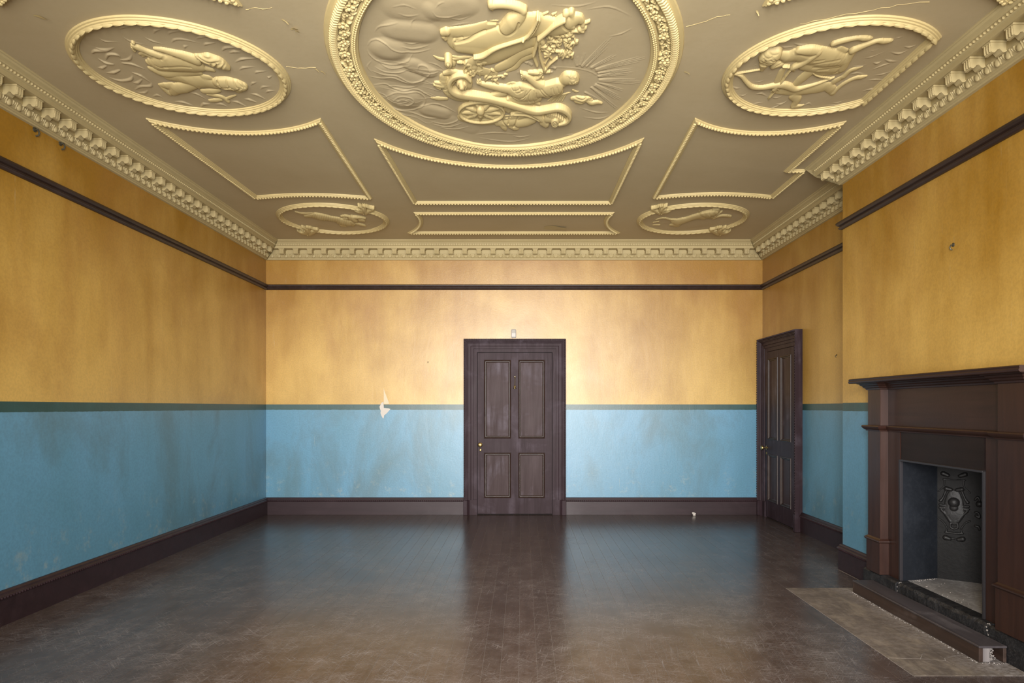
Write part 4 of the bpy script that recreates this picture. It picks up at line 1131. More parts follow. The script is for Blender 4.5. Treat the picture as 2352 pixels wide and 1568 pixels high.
for g in ([(640, 480, 30), (700, 490, 22)], [(640, 500, 16), (600, 590, 14), (570, 630, 22)], [(560, 680, 16), (610, 685, 16)], [(560, 715, 16), (610, 715, 16)], [(580, 740, 20), (640, 800, 14), (690, 870, 16)], [(640, 750, 10), (690, 775, 10), (735, 782, 10)],
          [(545, 850, 10), (600, 880, 10), (650, 950, 10)], [(690, 900, 14), (690, 940, 14), (735, 960, 14)], [(430, 640, 40)], [(480, 590, 14), (450, 560, 14), (430, 600, 14), (450, 660, 14)], [(470, 780, 16), (430, 800, 16), (440, 750, 14), (480, 740, 12)], [(480, 900, 14), (440, 910, 16), (430, 940, 14)],
          [(600, 370, 8), (735, 372, 8)], [(600, 300, 30), (660, 320, 24)], [(630, 1005, 14), (735, 1010, 14)], [(630, 1070, 34), (680, 1080, 26)], [(680, 1080, 16), (735, 1075, 10)], [(615, 380, 8), (610, 450, 8), (540, 520, 8)], [(650, 960, 10), (640, 1000, 10)]):
    S += [F(g), F(mir(g))]
Rf = Relief(-0.05, 0.32, 0.42, 0.96, 0.003, 0.003).strokes(S, 0.002)
Rf.build('cartouche', M_IRON_HIGHLIT, fbk, place=on_plate, lift=-0.001)

# ---------------------------------------------------------------- the great oval in the middle of the ceiling
MC = (-0.104, 4.41); MRX, MRY = 1.066, 1.412
med = empty('ceiling_medallion', (0, 0, 0))
tag(med, 'great oval plaster relief of a charioteer driving horses through clouds, garland border', 'medallion')
outer = circle(MC[0], MC[1], MRX, MRY, 180)
frame_on_ceiling('frame', outer, [(-0.002, 0.0), (0.003, 0.010), (0.024, 0.014), (0.028, 0.026), (0.036, 0.034), (0.050, 0.039), (0.062, 0.036), (0.070, 0.026), (0.074, 0.015), (0.136, 0.013), (0.139, 0.024), (0.148, 0.028), (0.151, 0.031), (0.160, 0.033), (0.169, 0.031), (0.174, 0.024), (0.186, 0.019), (0.190, 0.0)], med)
def offs(path, d):
    P, M = mitred(path, True); return [(p.x + m.x * d, p.y + m.y * d) for p, m in zip(P, M)]
mb = MB()
for p, a in walk(offs(outer, 0.050), True, 0.025):
    t = Vector((-math.sin(a), math.cos(a), 0)); e = Vector((math.cos(a), math.sin(a), 0))
    c = Vector((p.x, p.y, ZC))
    mb.tube([c - t * 0.022 + e * 0.003 - Vector((0, 0, 0.028)), c - t * 0.008 - Vector((0, 0, 0.040)), c + t * 0.008 - Vector((0, 0, 0.040)), c + t * 0.021 + e * 0.004 - Vector((0, 0, 0.026))], [0.006, 0.010, 0.010, 0.006], 6)
o = mb.build('ribbed_roll', M_RELIEF, med, True); o['kind'] = 'stuff'
mb = MB()
for k in (-1, 1):
    for p, a in walk(offs(outer, 0.160 + 0.006 * k), True, 0.024, 0.5 + 0.25 * k):
        e = Vector((math.cos(a + 0.6 * k), math.sin(a + 0.6 * k), 0)); c = Vector((p.x, p.y, ZC - 0.033))
        mb.tube([c - e * 0.009, c - Vector((0, 0, 0.003)), c + e * 0.009], [0.003, 0.006, 0.002], 5)
o = mb.build('plaited_leaf_row', M_RELIEF, med, True); o['kind'] = 'stuff'
def flower(n, rp, name, tilt=0.6):
    mb = MB()
    for i in range(n):
        a = 2 * PI * i / n
        b = len(mb.v); mb.ball((0, 0, 0), rp, 6, 4, (1.0, 0.78, 0.55))
        for j in range(b, len(mb.v)):
            x, y, z = mb.v[j]; x += rp * 1.05
            mb.v[j] = (x * math.cos(a) - y * math.sin(a), x * math.sin(a) + y * math.cos(a), z - 0.010 - x * 0.25)
    mb.ball((0, 0, -0.020), rp * 0.62, 6, 4)
    me = fixed_mesh(mb, name, True); me.materials.append(M_RELIEF); return me
ME_F5, ME_F4 = flower(5, 0.0135, 'flower'), flower(4, 0.0125, 'flower')
mb = MB()
for (x, y, r) in ((0, 0, 0.013), (0.017, 0.008, 0.010), (-0.015, 0.010, 0.0105), (0.004, -0.017, 0.009)): mb.ball((x, y, -0.012), r, 7, 5, (1, 1, 0.9))
ME_BUD = fixed_mesh(mb, 'berry_cluster', True); ME_BUD.materials.append(M_RELIEF)
ME_LEAF_G = leaf_mesh(0.040, 0.026, 0.020, 'leaf')
rr = random.Random(11)
seq = 'FlBlFlbFlllBllFlblF'
for i, (p, a) in enumerate(walk(offs(outer, 0.105), True, 0.0262)):
    c = seq[i % len(seq)]
    w = rr.uniform(-0.013, 0.013); q = (p.x - math.sin(a) * w, p.y + math.cos(a) * w)
    s = rr.uniform(0.85, 1.15)
    if c == 'F': link('flower', ME_F5, None, med, (*q, ZC - 0.016), (0, 0, rr.uniform(0, 6)), (1.15 * s,) * 3)
    elif c == 'B': link('flower', ME_F4, None, med, (*q, ZC - 0.016), (0, 0, rr.uniform(0, 6)), (s,) * 3)
    elif c == 'b': link('berry_cluster', ME_BUD, None, med, (*q, ZC - 0.016), (0, 0, rr.uniform(0, 6)), (s,) * 3)
    else:
        for sg in (-1, 1):
            if rr.random() < 0.8:
                link('leaf', ME_LEAF_G, None, med, (p.x - math.sin(a) * 0.008 * sg - math.cos(a) * 0.012, p.y + math.cos(a) * 0.008 * sg - math.sin(a) * 0.012, ZC - 0.017), (rr.uniform(-0.4, 0.4), 0, a + sg * rr.uniform(0.3, 0.9)), (s,) * 3)

TA, TB, TC, TD = (980, 0, 5.88), (980, 120, 5.6), (820, 0, 4.61), (740, 0, 2.8)
A = lambda pts, **kw: brush(TA, pts, **kw)
B = lambda pts, **kw: brush(TB, pts, **kw)
Cc = lambda pts, **kw: brush(TC, pts, **kw)
D = lambda pts, **kw: brush(TD, pts, **kw)
# clouds: broad swells, then rolled rims
sky = []
for pts, h in ([[(330, 530, 215)], 0.12], [[(500, 1050, 200)], 0.12], [[(430, 330, 200), (680, 350, 210)], 0.10], [[(760, 1170, 120), (900, 1200, 110)], 0.14], [[(600, 690, 130), (760, 760, 110)], 0.14], [[(900, 110, 230), (1100, 60, 220)], 0.08],
               [[(480, 90, 250), (700, 130, 220)], 0.06], [[(330, 760, 160), (600, 840, 120)], 0.06], [[(250, 950, 120), (450, 1180, 130)], 0.05], [[(1000, 1290, 120), (1200, 1360, 100)], 0.05]):
    P, m_, b_ = Cc(pts, hs=h); P[:, 3] *= 0.62; sky.append((P, 's', 0))
def rim(pts, r=9, hs=0.55): sky.append(Cc([(p[0], p[1], r * w) for p, w in zip(pts, [0.4] + [1.0] * (len(pts) - 2) + [0.4])], hs=hs, mode='a'))
for L_ in ([(110, 520), (130, 570), (200, 630), (300, 665), (420, 675), (540, 630), (590, 560)], [(230, 650), (330, 705), (450, 710), (560, 670)], [(190, 700), (300, 745), (440, 755), (540, 730)], [(150, 740), (280, 775), (420, 790), (560, 860), (700, 840), (770, 790)], [(130, 800), (250, 820), (380, 810), (520, 865), (650, 870)],
           [(110, 480), (150, 425), (230, 410), (320, 450)], [(190, 400), (300, 440), (380, 500), (500, 540), (640, 545), (780, 510)], [(470, 480), (560, 510), (660, 500), (760, 470)], [(500, 445), (580, 460), (660, 440)], [(190, 330), (230, 280), (330, 250), (430, 230)], [(570, 270), (580, 220), (620, 190)],
           [(180, 890), (300, 880), (380, 920), (500, 945), (640, 940), (740, 990), (880, 1050)], [(330, 900), (420, 905), (550, 920), (640, 900)], [(290, 1020), (400, 965), (520, 965), (640, 970), (715, 1020), (715, 1090), (650, 1140), (560, 1165), (430, 1150), (340, 1100)],
           [(370, 1050), (450, 1000), (560, 1010), (600, 1050), (560, 1090), (450, 1090)], [(420, 1050), (480, 1030), (540, 1050), (490, 1065)], [(340, 1110), (450, 1160), (600, 1195), (740, 1245), (850, 1250)], [(360, 1140), (500, 1210), (640, 1240)],
           [(700, 1110), (820, 1090), (930, 1120), (1040, 1180)], [(780, 1280), (920, 1310), (1050, 1275), (1080, 1240)], [(800, 1310), (950, 1340), (1100, 1300)], [(860, 1340), (1020, 1365), (1180, 1330)], [(640, 720), (660, 670), (740, 690), (770, 760), (700, 830), (600, 860)], [(760, 650), (850, 680), (920, 730)], [(830, 60), (870, 20), (930, 0)],
           [(800, 90), (850, 150), (960, 165), (1100, 130)], [(960, 160), (1080, 200), (1199, 160)], [(980, 270), (1080, 250), (1190, 230)], [(440, 130), (540, 160), (660, 140)], [(380, 60), (500, 40), (620, 80)], [(150, 640), (110, 700), (160, 760)], [(210, 960), (300, 1000), (340, 1060)]): rim(L_)
for i in range(26):                             # lighter flowing lines between the clouds
    r2 = random.Random(100 + i); x, y = r2.uniform(150, 700), r2.uniform(560, 1320)
    rim([(x, y), (x + 90, y + r2.uniform(0, 30)), (x + 200, y + r2.uniform(10, 60)), (x + 300, y + r2.uniform(-10, 50))], 6, 0.4)
for L_ in ([(1010, 880), (1200, 910), (1330, 890)], [(1230, 870), (1270, 880), (1340, 868)], [(1560, 870), (1600, 865), (1640, 868)], [(1660, 690), (1760, 720), (1840, 720)], [(1680, 750), (1780, 760), (1850, 740)], [(1700, 60), (1850, 40), (1990, 100)], [(1480, 30), (1640, 40), (1760, 10)], [(1850, 230), (1920, 215), (1990, 180)], [(990, 860), (1100, 850), (1250, 860)]):
    sky.append(D([(p[0], p[1], 6 * w) for p, w in zip(L_, (0.3, 1, 0.3))], hs=0.5, mode='a'))
# rays about the charioteer's head
for (a, b, n, sp) in [((1670, 425), (1860, 240), 3, 9), ((1700, 425), (1840, 290), 2, 8), ((1730, 435), (1890, 355), 3, 8), ((1760, 450), (2095, 362), 4, 8), ((1775, 470), (2000, 440), 2, 8), ((1775, 490), (1995, 460), 3, 8), ((1780, 515), (2060, 522), 4, 8), ((1775, 530), (1940, 580), 2, 8), ((1755, 545), (1925, 640), 4, 8), ((1730, 560), (1900, 700), 2, 9), ((1690, 590), (1790, 650), 2, 8),
                       ((1640, 420), (1630, 350), 3, 10), ((1660, 415), (1690, 330), 2, 8), ((1460, 430), (1400, 380), 3, 9), ((1500, 440), (1440, 410), 3, 8), ((1350, 415), (1270, 370), 2, 10), ((1320, 400), (1240, 372), 2, 9), ((1480, 460), (1240, 462), 2, 6)]:
    dx_, dy_ = b[0] - a[0], b[1] - a[1]; L_ = math.hypot(dx_, dy_)
    for i in range(n):
        o_ = (i - (n - 1) / 2) * sp; ln = 1.0 - 0.12 * abs(i - (n - 1) / 2)
        sky.append(D([(a[0] - dy_ / L_ * o_ * 0.6, a[1] + dx_ / L_ * o_ * 0.6, 4.2), (a[0] + dx_ * ln - dy_ / L_ * o_ * 1.3, a[1] + dy_ * ln + dx_ / L_ * o_ * 1.3, 1.8)], hs=1.0, mode='a'))
sky.append(D([(1520 + 250 * math.cos(t), 500 - 70 * math.sin(t), 4) for t in [0.3 + 0.22 * k for k in range(12)]], hs=0.5, mode='a'))
irx, iry = MRX - 0.186, MRY - 0.186
field(med, MC[0] - 0.9, MC[0] + 0.9, MC[1] - 1.24, MC[1] + 1.24, 0.0036, 0.0065, lambda X, Y: ((X - MC[0]) / irx) ** 2 + ((Y - MC[1]) / iry) ** 2 < 1, sky, seed=5)

def curls(crop, spots, r, n_each, seed, ang=0.4, length=60, base=0.006, hs=0.8, mode='+'):
    """locks of mane: short bent tapering strokes"""
    q = random.Random(seed); out = []
    for (x, y) in spots:
        for i in range(n_each):
            a = ang + q.uniform(-0.9, 0.9); x0, y0 = x + q.uniform(-40, 40), y + q.uniform(-22, 22); L_ = length * q.uniform(0.7, 1.3); bd = q.uniform(-0.9, 0.9)
            out.append(brush(crop, [(x0, y0, r * 0.6), (x0 + L_ * 0.45 * math.cos(a), y0 + L_ * 0.45 * math.sin(a), r), (x0 + L_ * math.cos(a + bd), y0 + L_ * math.sin(a + bd), r * 0.3)], hs=hs, base=base + (q.uniform(0, 0.006) if mode == '+' else 0), mode=mode, drop=0.03 if mode == 'a' else None))
    return out
# the team: near horse in full relief, three more behind it in lower relief
figure('far_horse', med, [A([(1080, 955, 20), (1200, 900, 36), (1280, 800, 44), (1420, 745, 44)], hs=0.35)], dx=0.004)
figure('far_horse', med, [A([(960, 920, 50), (1120, 850, 62), (1250, 730, 66), (1430, 660, 62)], hs=0.4)], dx=0.004)
figure('far_horse', med, [A([(720, 820, 70), (900, 770, 90), (1130, 670, 92), (1330, 580, 90), (1450, 560, 70)], hs=0.4)], dx=0.004)
figure('horse', med, [
    A([(430, 590, 90), (600, 590, 118), (800, 560, 140), (1050, 500, 150), (1300, 390, 175), (1480, 340, 150)], hs=0.36, base=0.006), A([(430, 640, 60), (640, 650, 80), (750, 640, 70)], hs=0.5, base=0.008),
    A([(1500, 350, 140), (1700, 370, 118), (1850, 360, 100), (1960, 300, 80)], hs=0.38, base=0.006), A([(1930, 300, 100), (2040, 250, 66), (2080, 270, 50)], hs=0.45, base=0.008),
    A([(310, 430, 60), (560, 430, 90), (820, 340, 66), (960, 300, 40)], hs=0.32, base=0.002), A([(330, 420, 44), (330, 560, 60), (420, 640, 60)], hs=0.4),
    A([(215, 440, 40), (270, 430, 50)], hs=0.8, base=0.006), A([(230, 490, 34), (250, 520, 24)], hs=0.8, base=0.006),
    A([(1070, 390, 92), (1150, 320, 108), (1250, 240, 80), (1300, 160, 58)], hs=0.62, base=0.014), A([(1310, 140, 52), (1230, 95, 46), (1100, 62, 42), (960, 55, 44), (870, 70, 48)], hs=0.85, base=0.014), A([(870, 60, 52), (885, 105, 22)], hs=0.85, base=0.014),
    A([(1880, 195, 48), (1890, 230, 38)], hs=0.8, base=0.008), A([(1950, 170, 44), (1970, 220, 40)], hs=0.8, base=0.008), A([(1925, 260, 22)], hs=0.9, base=0.01),
    A([(2110, 260, 26), (2110, 340, 34)], hs=0.8, base=0.004), A([(2150, 300, 20), (2195, 280, 18)], hs=0.9, base=0.004), A([(2060, 390, 34), (2140, 370, 30)], hs=0.8, base=0.004), A([(1980, 345, 30), (1950, 360, 18)], hs=0.7, base=0.014)] +
    [A(r_, r=14, hs=0.8, mode='-') for r_ in ([(390, 590), (550, 550), (690, 480), (790, 440)], [(980, 340), (960, 390), (1040, 450), (1110, 455), (1190, 400), (1240, 290)], [(1830, 300), (1850, 370), (1920, 430)], [(830, 340), (960, 345)], [(400, 560), (480, 530)])] +
    curls(TA, [(2100, 400), (2010, 420), (1900, 460), (1800, 460), (1700, 520), (1590, 560), (1850, 530), (1950, 490)], 19, 4, 3, 2.9, 80, 0.006), label='rearing horse with harness and curling mane')
figure('horse_mane', med, curls(TA, [(1600, 600), (1720, 570), (1800, 560), (1900, 560), (2000, 560), (1700, 660), (1640, 700), (1820, 670), (1930, 690), (1950, 735), (1850, 730)], 17, 4, 5, 2.6, 78, 0.006))
figure('harness', med, [
    A([(1500, 222, 20), (1430, 370, 20), (1330, 480, 18), (1150, 545, 16), (1000, 595, 17), (890, 645, 19), (760, 730, 22), (640, 748, 14)], hs=0.9, base=0.040), A([(1530, 230, 10), (1460, 380, 10), (1360, 490, 8)], hs=0.9, base=0.038),
    A([(1860, 250, 24), (1720, 325, 24), (1600, 425, 24), (1510, 500, 24)], hs=0.9, base=0.036), A([(1500, 510, 22), (1475, 620, 20), (1445, 730, 18)], hs=0.9, base=0.026), A([(1440, 750, 18), (1490, 875, 18)], hs=0.7, base=0.014),
    A([(1515, 560, 14), (1530, 750, 18), (1590, 935, 18)], hs=0.7, base=0.014), A([(1760, 778, 12), (1650, 870, 14), (1600, 960, 14)], hs=0.9, base=0.01), A([(1720, 640, 8), (1600, 850, 10)], hs=0.8, base=0.01), A([(1300, 508, 18)], hs=0.9, base=0.05)], dx=0.003, dy=0.005, label='reins and girth straps of the near horse')
figure('cloud_wisp', med, [A([(1580, 185, 18), (1635, 160, 14)], hs=0.9), A([(1600, 225, 14), (1560, 215, 8)], hs=0.8), A([(1700, 190, 16), (1750, 165, 10)], hs=0.9), A([(1740, 205, 12)], hs=0.8)])
# chariot
figure('second_horse_head', med, [A([(560, 860, 60), (640, 830, 60)], hs=0.5), A([(640, 900, 50)], hs=0.6), B([(560, 200, 60), (700, 240, 60), (880, 260, 40)], hs=0.3)] + curls(TB, [(480, 120), (560, 160), (600, 230), (520, 230), (700, 120), (760, 110)], 17, 4, 8, 2.4, 70, 0.008) +
       curls(TB, [(720, 240), (800, 300), (900, 230), (920, 300), (1000, 290), (900, 350)], 13, 3, 9, 2.8, 70, 0.004))
figure('wing', med, [A([(95, 745, 12), (180, 790, 24), (330, 800, 24), (500, 770, 20), (610, 765, 10)], hs=0.7), A([(340, 750, 12), (480, 770, 14), (590, 775, 8)], hs=0.7)])
figure('axle_end', med, [A([(340, 850, 56)], hs=0.6), A([(300, 880, 30), (350, 900, 30)], hs=0.6), A([(293, 822, 54)], hs=0.25, base=0.05), A([(288, 822, 22)], hs=0.5, base=0.060), A([(288, 822, 14)], hs=0.8, mode='-')], dx=0.0028, dy=0.005)
def ellipse_pts(cx, cy, a, b, r, n=30): return [(cx + a * math.cos(2 * PI * i / n), cy + b * math.sin(2 * PI * i / n), r) for i in range(n)]
wheel = [B([(705, 765, 60)], hs=0.2), B([(690, 760, 54), (690, 795, 40)], hs=0.9, base=0.016), B([(690, 800, 20)], hs=0.9, base=0.03)]
wheel += [B(ellipse_pts(705, 765, 292, 132, 13), hs=1.0, base=0.016, closed=True), B(ellipse_pts(705, 760, 262, 112, 24), hs=0.35, base=0.006, closed=True)]
for k in range(9):
    t = 2 * PI * (k + 0.35) / 9
    wheel.append(B([(690 + 55 * math.cos(t), 765 + 26 * math.sin(t), 12), (700 + 130 * math.cos(t), 762 + 58 * math.sin(t), 28), (704 + 205 * math.cos(t), 760 + 88 * math.sin(t), 18), (705 + 250 * math.cos(t), 760 + 106 * math.sin(t), 8)], hs=0.8, base=0.010))
P_ = [B([(705 + 270 * q, 765, 130 - abs(q) * 70) for q in (-0.6, 0, 0.6)], hs=0.05, base=0.004)]
figure('chariot_wheel', med, P_ + wheel, dx=0.0028, dy=0.005, label='spoked chariot wheel with a pointed hub')
body = [B([(560, 345, 18), (500, 290, 20), (420, 285, 22), (345, 310, 24), (300, 360, 26), (290, 420, 30), (330, 490, 36), (430, 535, 40), (600, 560, 38), (800, 590, 36), (1000, 640, 36), (1200, 700, 34), (1400, 755, 30), (1560, 735, 27), (1690, 715, 27), (1790, 750, 27), (1842, 820, 24), (1800, 885, 20), (1700, 912, 14)], hs=0.55, base=0.032)]
body += [B([(1690, 745, 14), (1760, 790, 14), (1800, 840, 12)], hs=0.6, base=0.01)]
body += [B([(440, 300, 14), (380, 340, 14), (330, 400, 14)], hs=0.5, base=0.012), B([(220, 330, 60), (230, 420, 60), (290, 520, 60), (390, 580, 40), (520, 610, 22)], hs=0.35, base=0.004)]
body += [B([(250 - 60 * math.cos(t) - 50, 420 - 190 * math.sin(t) * 0.6, 5), (275, 415 - 140 * math.sin(t) * 0.6, 6)], hs=1.0, mode='-') for t in [-1.2 + 0.17 * k for k in range(15)]] + [B([(200 + 22 * k, 470 + 13 * k, 5), (225 + 22 * k, 530 + 8 * k, 6)], hs=1.0, mode='-') for k in range(13)]
body += [B([(500, 350, 78), (520, 400, 70)], hs=0.4, base=0.012), B([(440, 400, 60), (470, 410, 52)], hs=0.5, base=0.034), B([(450, 410, 34)], hs=0.7, base=0.058)] + [B([(455 + 46 * math.cos(t), 405 + 46 * math.sin(t), 8) for t in [0.4 * k for k in range(14)]], hs=1.4, mode='-')]
body += [B([(225, 268, 22), (330, 248, 32), (450, 262, 16)], hs=0.8, base=0.006), B([(110, 380, 16), (170, 390, 22), (200, 410, 16)], hs=0.9, base=0.006), B([(100, 410, 14), (160, 425, 24), (210, 430, 18)], hs=0.9, base=0.008), B([(130, 440, 16), (170, 458, 18)], hs=0.9, base=0.006), B([(90, 430, 10), (80, 380, 8)], hs=0.8)]
body += [B([(1100, 720, 40), (1250, 760, 46), (1450, 790, 40)], hs=0.25), B([(1030, 725, 40), (1050, 745, 36)], hs=0.5)]
body += [B([(1650, 890, 54)], hs=0.3, base=0.034), B([(1650 + 36 * math.cos(t) * (1 - t / 14), 890 + 36 * math.sin(t) * (1 - t / 14), 7) for t in [0.5 * k for k in range(22)]], hs=1.3, mode='-'), B([(1550, 850, 50), (1600, 850, 46)], hs=0.6, base=0.012), B([(1470, 860, 44), (1540, 920, 40)], hs=0.6, base=0.010), B([(1480, 900, 30), (1530, 935, 24)], hs=0.7, base=0.012)]
body += [B([(1560 + 27 * k, 770 + 9 * k + (k > 4) * 8 * (k - 4), 16), (1555 + 27 * k, 795 + 9 * k + (k > 4) * 8 * (k - 4), 20)], hs=0.9, base=0.016) for k in range(9)] + [B([(1500, 765, 12), (1550, 780, 12)], hs=0.8, base=0.012)]
figure('chariot', med, body, dx=0.003, dy=0.0055, label='scrolled chariot body with beaded lip')
figure('drapery', med, [B([(440, 840, 44), (560, 870, 44), (760, 905, 30), (900, 900, 16)], hs=0.45), B([(60, 580, 14), (150, 590, 28), (260, 590, 20)], hs=0.7), B([(900, 920, 26), (1020, 910, 44), (1140, 900, 50)], hs=0.55), B([(920, 900, 22), (990, 960, 36), (1010, 985, 22)], hs=0.6), B([(1060, 940, 30), (1130, 970, 34), (1170, 975, 20)], hs=0.6), B([(1180, 920, 50), (1280, 900, 56), (1370, 870, 48)], hs=0.6),
    B([(1090, 800, 16), (1220, 780, 30), (1350, 800, 40), (1460, 850, 36), (1495, 885, 18)], hs=0.75, base=0.014), B([(1000, 840, 36), (1150, 840, 40), (1300, 820, 36)], hs=0.3)] +
    [B(r_, r=8, hs=1.2, mode='-') for r_ in ([(1170, 870), (1120, 980)], [(980, 920), (1040, 985)], [(1060, 880), (1050, 940)], [(1130, 800), (1300, 800), (1440, 870)], [(1100, 860), (1290, 840)], [(1020, 870), (1240, 830)])])
figure('charioteer', med, [
    B([(695, 398, 22), (800, 425, 36), (960, 460, 46), (1100, 480, 58)], hs=0.75, base=0.008), B([(690, 385, 22), (655, 385, 18)], hs=0.8, base=0.008), B([(665, 365, 9), (690, 345, 9)], hs=0.9, base=0.008), B([(650, 350, 7)], hs=0.9, base=0.01), B([(790, 550, 16), (890, 545, 28), (1000, 520, 40)], hs=0.6, base=0.008), B([(1040, 400, 14), (1120, 395, 26), (1200, 440, 40)], hs=0.5, base=0.004),
    B([(1080, 480, 54), (1200, 515, 110), (1350, 530, 92), (1420, 520, 70)], hs=0.42, base=0.016), B([(1090, 600, 44), (1200, 610, 64), (1320, 590, 80), (1430, 570, 60)], hs=0.4, base=0.010), B([(1040, 600, 24), (1100, 645, 22), (1160, 655, 12)], hs=0.8, base=0.014), B([(1320, 600, 34), (1360, 655, 10)], hs=0.7, base=0.012), B([(1400, 640, 20), (1450, 660, 14)], hs=0.6, base=0.006),
    B([(1410, 500, 66), (1540, 480, 80), (1670, 455, 88)], hs=0.45, base=0.022), B([(1640, 530, 36), (1720, 490, 40)], hs=0.6, base=0.016), B([(1560, 540, 40), (1480, 520, 40)], hs=0.5, base=0.014),
    B([(1490, 435, 52), (1420, 405, 48), (1340, 340, 40), (1300, 305, 32)], hs=0.75, base=0.016), B([(1290, 300, 34), (1255, 290, 32)], hs=0.7, base=0.014), B([(1250, 270, 13), (1205, 246, 8)], hs=0.9, base=0.016), B([(1245, 285, 13), (1218, 282, 10)], hs=0.9, base=0.018), B([(1245, 302, 13), (1218, 304, 10)], hs=0.9, base=0.018), B([(1250, 318, 12), (1228, 324, 9)], hs=0.9, base=0.016), B([(1270, 330, 11), (1250, 334, 8)], hs=0.9, base=0.014),
    B([(1710, 425, 46), (1770, 385, 44)], hs=0.6, base=0.012), B([(1730, 370, 40), (1800, 345, 78), (1880, 345, 72), (1920, 360, 46)], hs=0.75, base=0.006), B([(1715, 365, 16), (1700, 385, 12)], hs=0.8, base=0.014)] +
    curls(TB, [(1810, 300), (1870, 310), (1920, 340), (1860, 360), (1910, 390), (1850, 400)], 13, 3, 21, 0.3, 44, 0, 0.55, 'a') +
    [B(r_, r=6.5, hs=0.6, mode='-') for r_ in ([(1060, 540), (1200, 580), (1330, 480)], [(1090, 560), (1230, 600), (1290, 520)], [(1280, 480), (1240, 560), (1120, 560)], [(1340, 470), (1310, 580), (1330, 640)], [(1380, 480), (1370, 600), (1390, 650)], [(1080, 430), (1120, 480), (1200, 450)], [(1130, 440), (1150, 500), (1240, 470)], [(1450, 460), (1520, 540)], [(1480, 450), (1560, 530)], [(1620, 430), (1640, 500)], [(1600, 440), (1600, 520)], [(1680, 420), (1700, 490)], [(1410, 500), (1430, 590), (1500, 560)], [(1180, 420), (1220, 480)])], dx=0.0028, dy=0.005, label='robed charioteer reaching out one arm')
figure('torch_bundle', med, [B([(1310, 250, 14), (1400, 258, 26), (1480, 252, 26)], hs=0.8, base=0.012), B([(1470, 270, 24), (1440, 310, 28), (1400, 330, 28)], hs=0.8, base=0.012), B([(1490, 320, 18)], hs=0.6, base=0.006), B([(1400, 350, 14)], hs=0.7, base=0.008), B([(1520, 250, 14), (1580, 245, 16)], hs=0.7, base=0.008), B([(1510, 395, 8), (1600, 385, 14), (1690, 370, 12)], hs=0.8, base=0.008)] + [B(r_, r=6, hs=1.2, mode='-') for r_ in ([(1340, 255), (1470, 270)], [(1400, 340), (1470, 270)], [(1430, 330), (1490, 280)])], dx=0.0028, dy=0.005)
figure('floating_scarf', med, [B([(1865, 590, 18), (1930, 590, 30), (2010, 605, 34), (2070, 590, 22), (2130, 605, 10)], hs=0.7, base=0.004), B([(1920, 620, 24), (1990, 640, 22), (2050, 610, 18)], hs=0.7, base=0.004), B([(2060, 620, 18), (2120, 650, 26), (2190, 640, 22), (2255, 650, 9)], hs=0.8, base=0.004), B([(1880, 480, 14), (1920, 500, 14), (1960, 495, 6)], hs=0.6)] + [B(r_, r=7, hs=1.1, mode='-') for r_ in ([(1880, 590), (2000, 630), (2080, 590)], [(2080, 630), (2150, 640), (2230, 650)])] +
       [B([(1560 + 26 * k, 620 + 6 * (k % 3), 9), (1620 + 26 * k, 580 - 8 * k, 11), (1700 + 22 * k, 540 - 4 * k, 6)], hs=0.6) for k in range(8)])

# ---------------------------------------------------------------- bordered compartments of the ceiling
BAND = [(0.026, 0.0), (0.025, 0.008), (0.018, 0.009), (0.016, 0.015), (0.009, 0.016), (0.007, 0.021), (-0.004, 0.022), (-0.014, 0.020), (-0.018, 0.012), (-0.025, 0.008), (-0.026, 0.0)]
def curve3(a, m, b, n=18):
    """arc through three plan points"""
    ax, ay = a; bx_, by = m; cx, cy = b
    d = 2 * (ax * (by - cy) + bx_ * (cy - ay) + cx * (ay - by))
    ux = ((ax * ax + ay * ay) * (by - cy) + (bx_ * bx_ + by * by) * (cy - ay) + (cx * cx + cy * cy) * (ay - by)) / d
    uy = ((ax * ax + ay * ay) * (cx - bx_) + (bx_ * bx_ + by * by) * (ax - cx) + (cx * cx + cy * cy) * (bx_ - ax)) / d
    r = math.hypot(ax - ux, ay - uy)
    t0, tm, t1 = (math.atan2(p[1] - uy, p[0] - ux) for p in (a, m, b))
    def un(t, ref):
        while t - ref > PI: t -= 2 * PI
        while t - ref < -PI: t += 2 * PI
        return t
    tm = un(tm, t0); t1 = un(t1, tm)
    return [(ux + r * math.cos(t0 + (t1 - t0) * i / n), uy + r * math.sin(t0 + (t1 - t0) * i / n)) for i in range(n)]
def compartment(path, label, beads=True, group=None):
    area = sum(path[i][0] * path[(i + 1) % len(path)][1] - path[(i + 1) % len(path)][0] * path[i][1] for i in range(len(path)))
    if area < 0: path = path[::-1]
    o = empty('ceiling_panel', (0, 0, 0)); tag(o, label, 'moulding', group)
    frame_on_ceiling('border', path, BAND, o)
    mb = MB()
    for p, a in walk(path, True, 0.031): mb.ball((p.x + math.sin(a) * 0.010, p.y - math.cos(a) * 0.010, ZC - 0.020), 0.0125, 6, 4)
    b = mb.build('beading', M_RELIEF, o, True); b['kind'] = 'stuff'
oc = lambda u, v: on_ceiling(u, v, 0.012)
# offsets: the traced points are outer edges, the band runs just inside them
XM = -0.105
mirx = lambda P: [(2 * XM - x, y) for (x, y) in P]
miry = lambda P: [(x, 8.80 - y) for (x, y) in P]
tl, tr, br, bl = oc(352, 281), oc(733, 281), oc(848, 455), oc(588, 454)
pA = curve3(tl, oc(560, 307), tr) + [tr] + curve3(br, oc(722, 448), bl) + [bl]
compartment(pA, 'beaded plaster border in the ceiling between the swimmers oval and the floating woman')
tl, tr = oc(872, 330), oc(1468, 328)
pB = curve3(tl, oc(1172, 384), tr) + [tr, oc(1403, 466), oc(953, 466)]
compartment(pB, 'broad beaded plaster border below the great oval, its near side bowed')
pAm = mirx(pA)
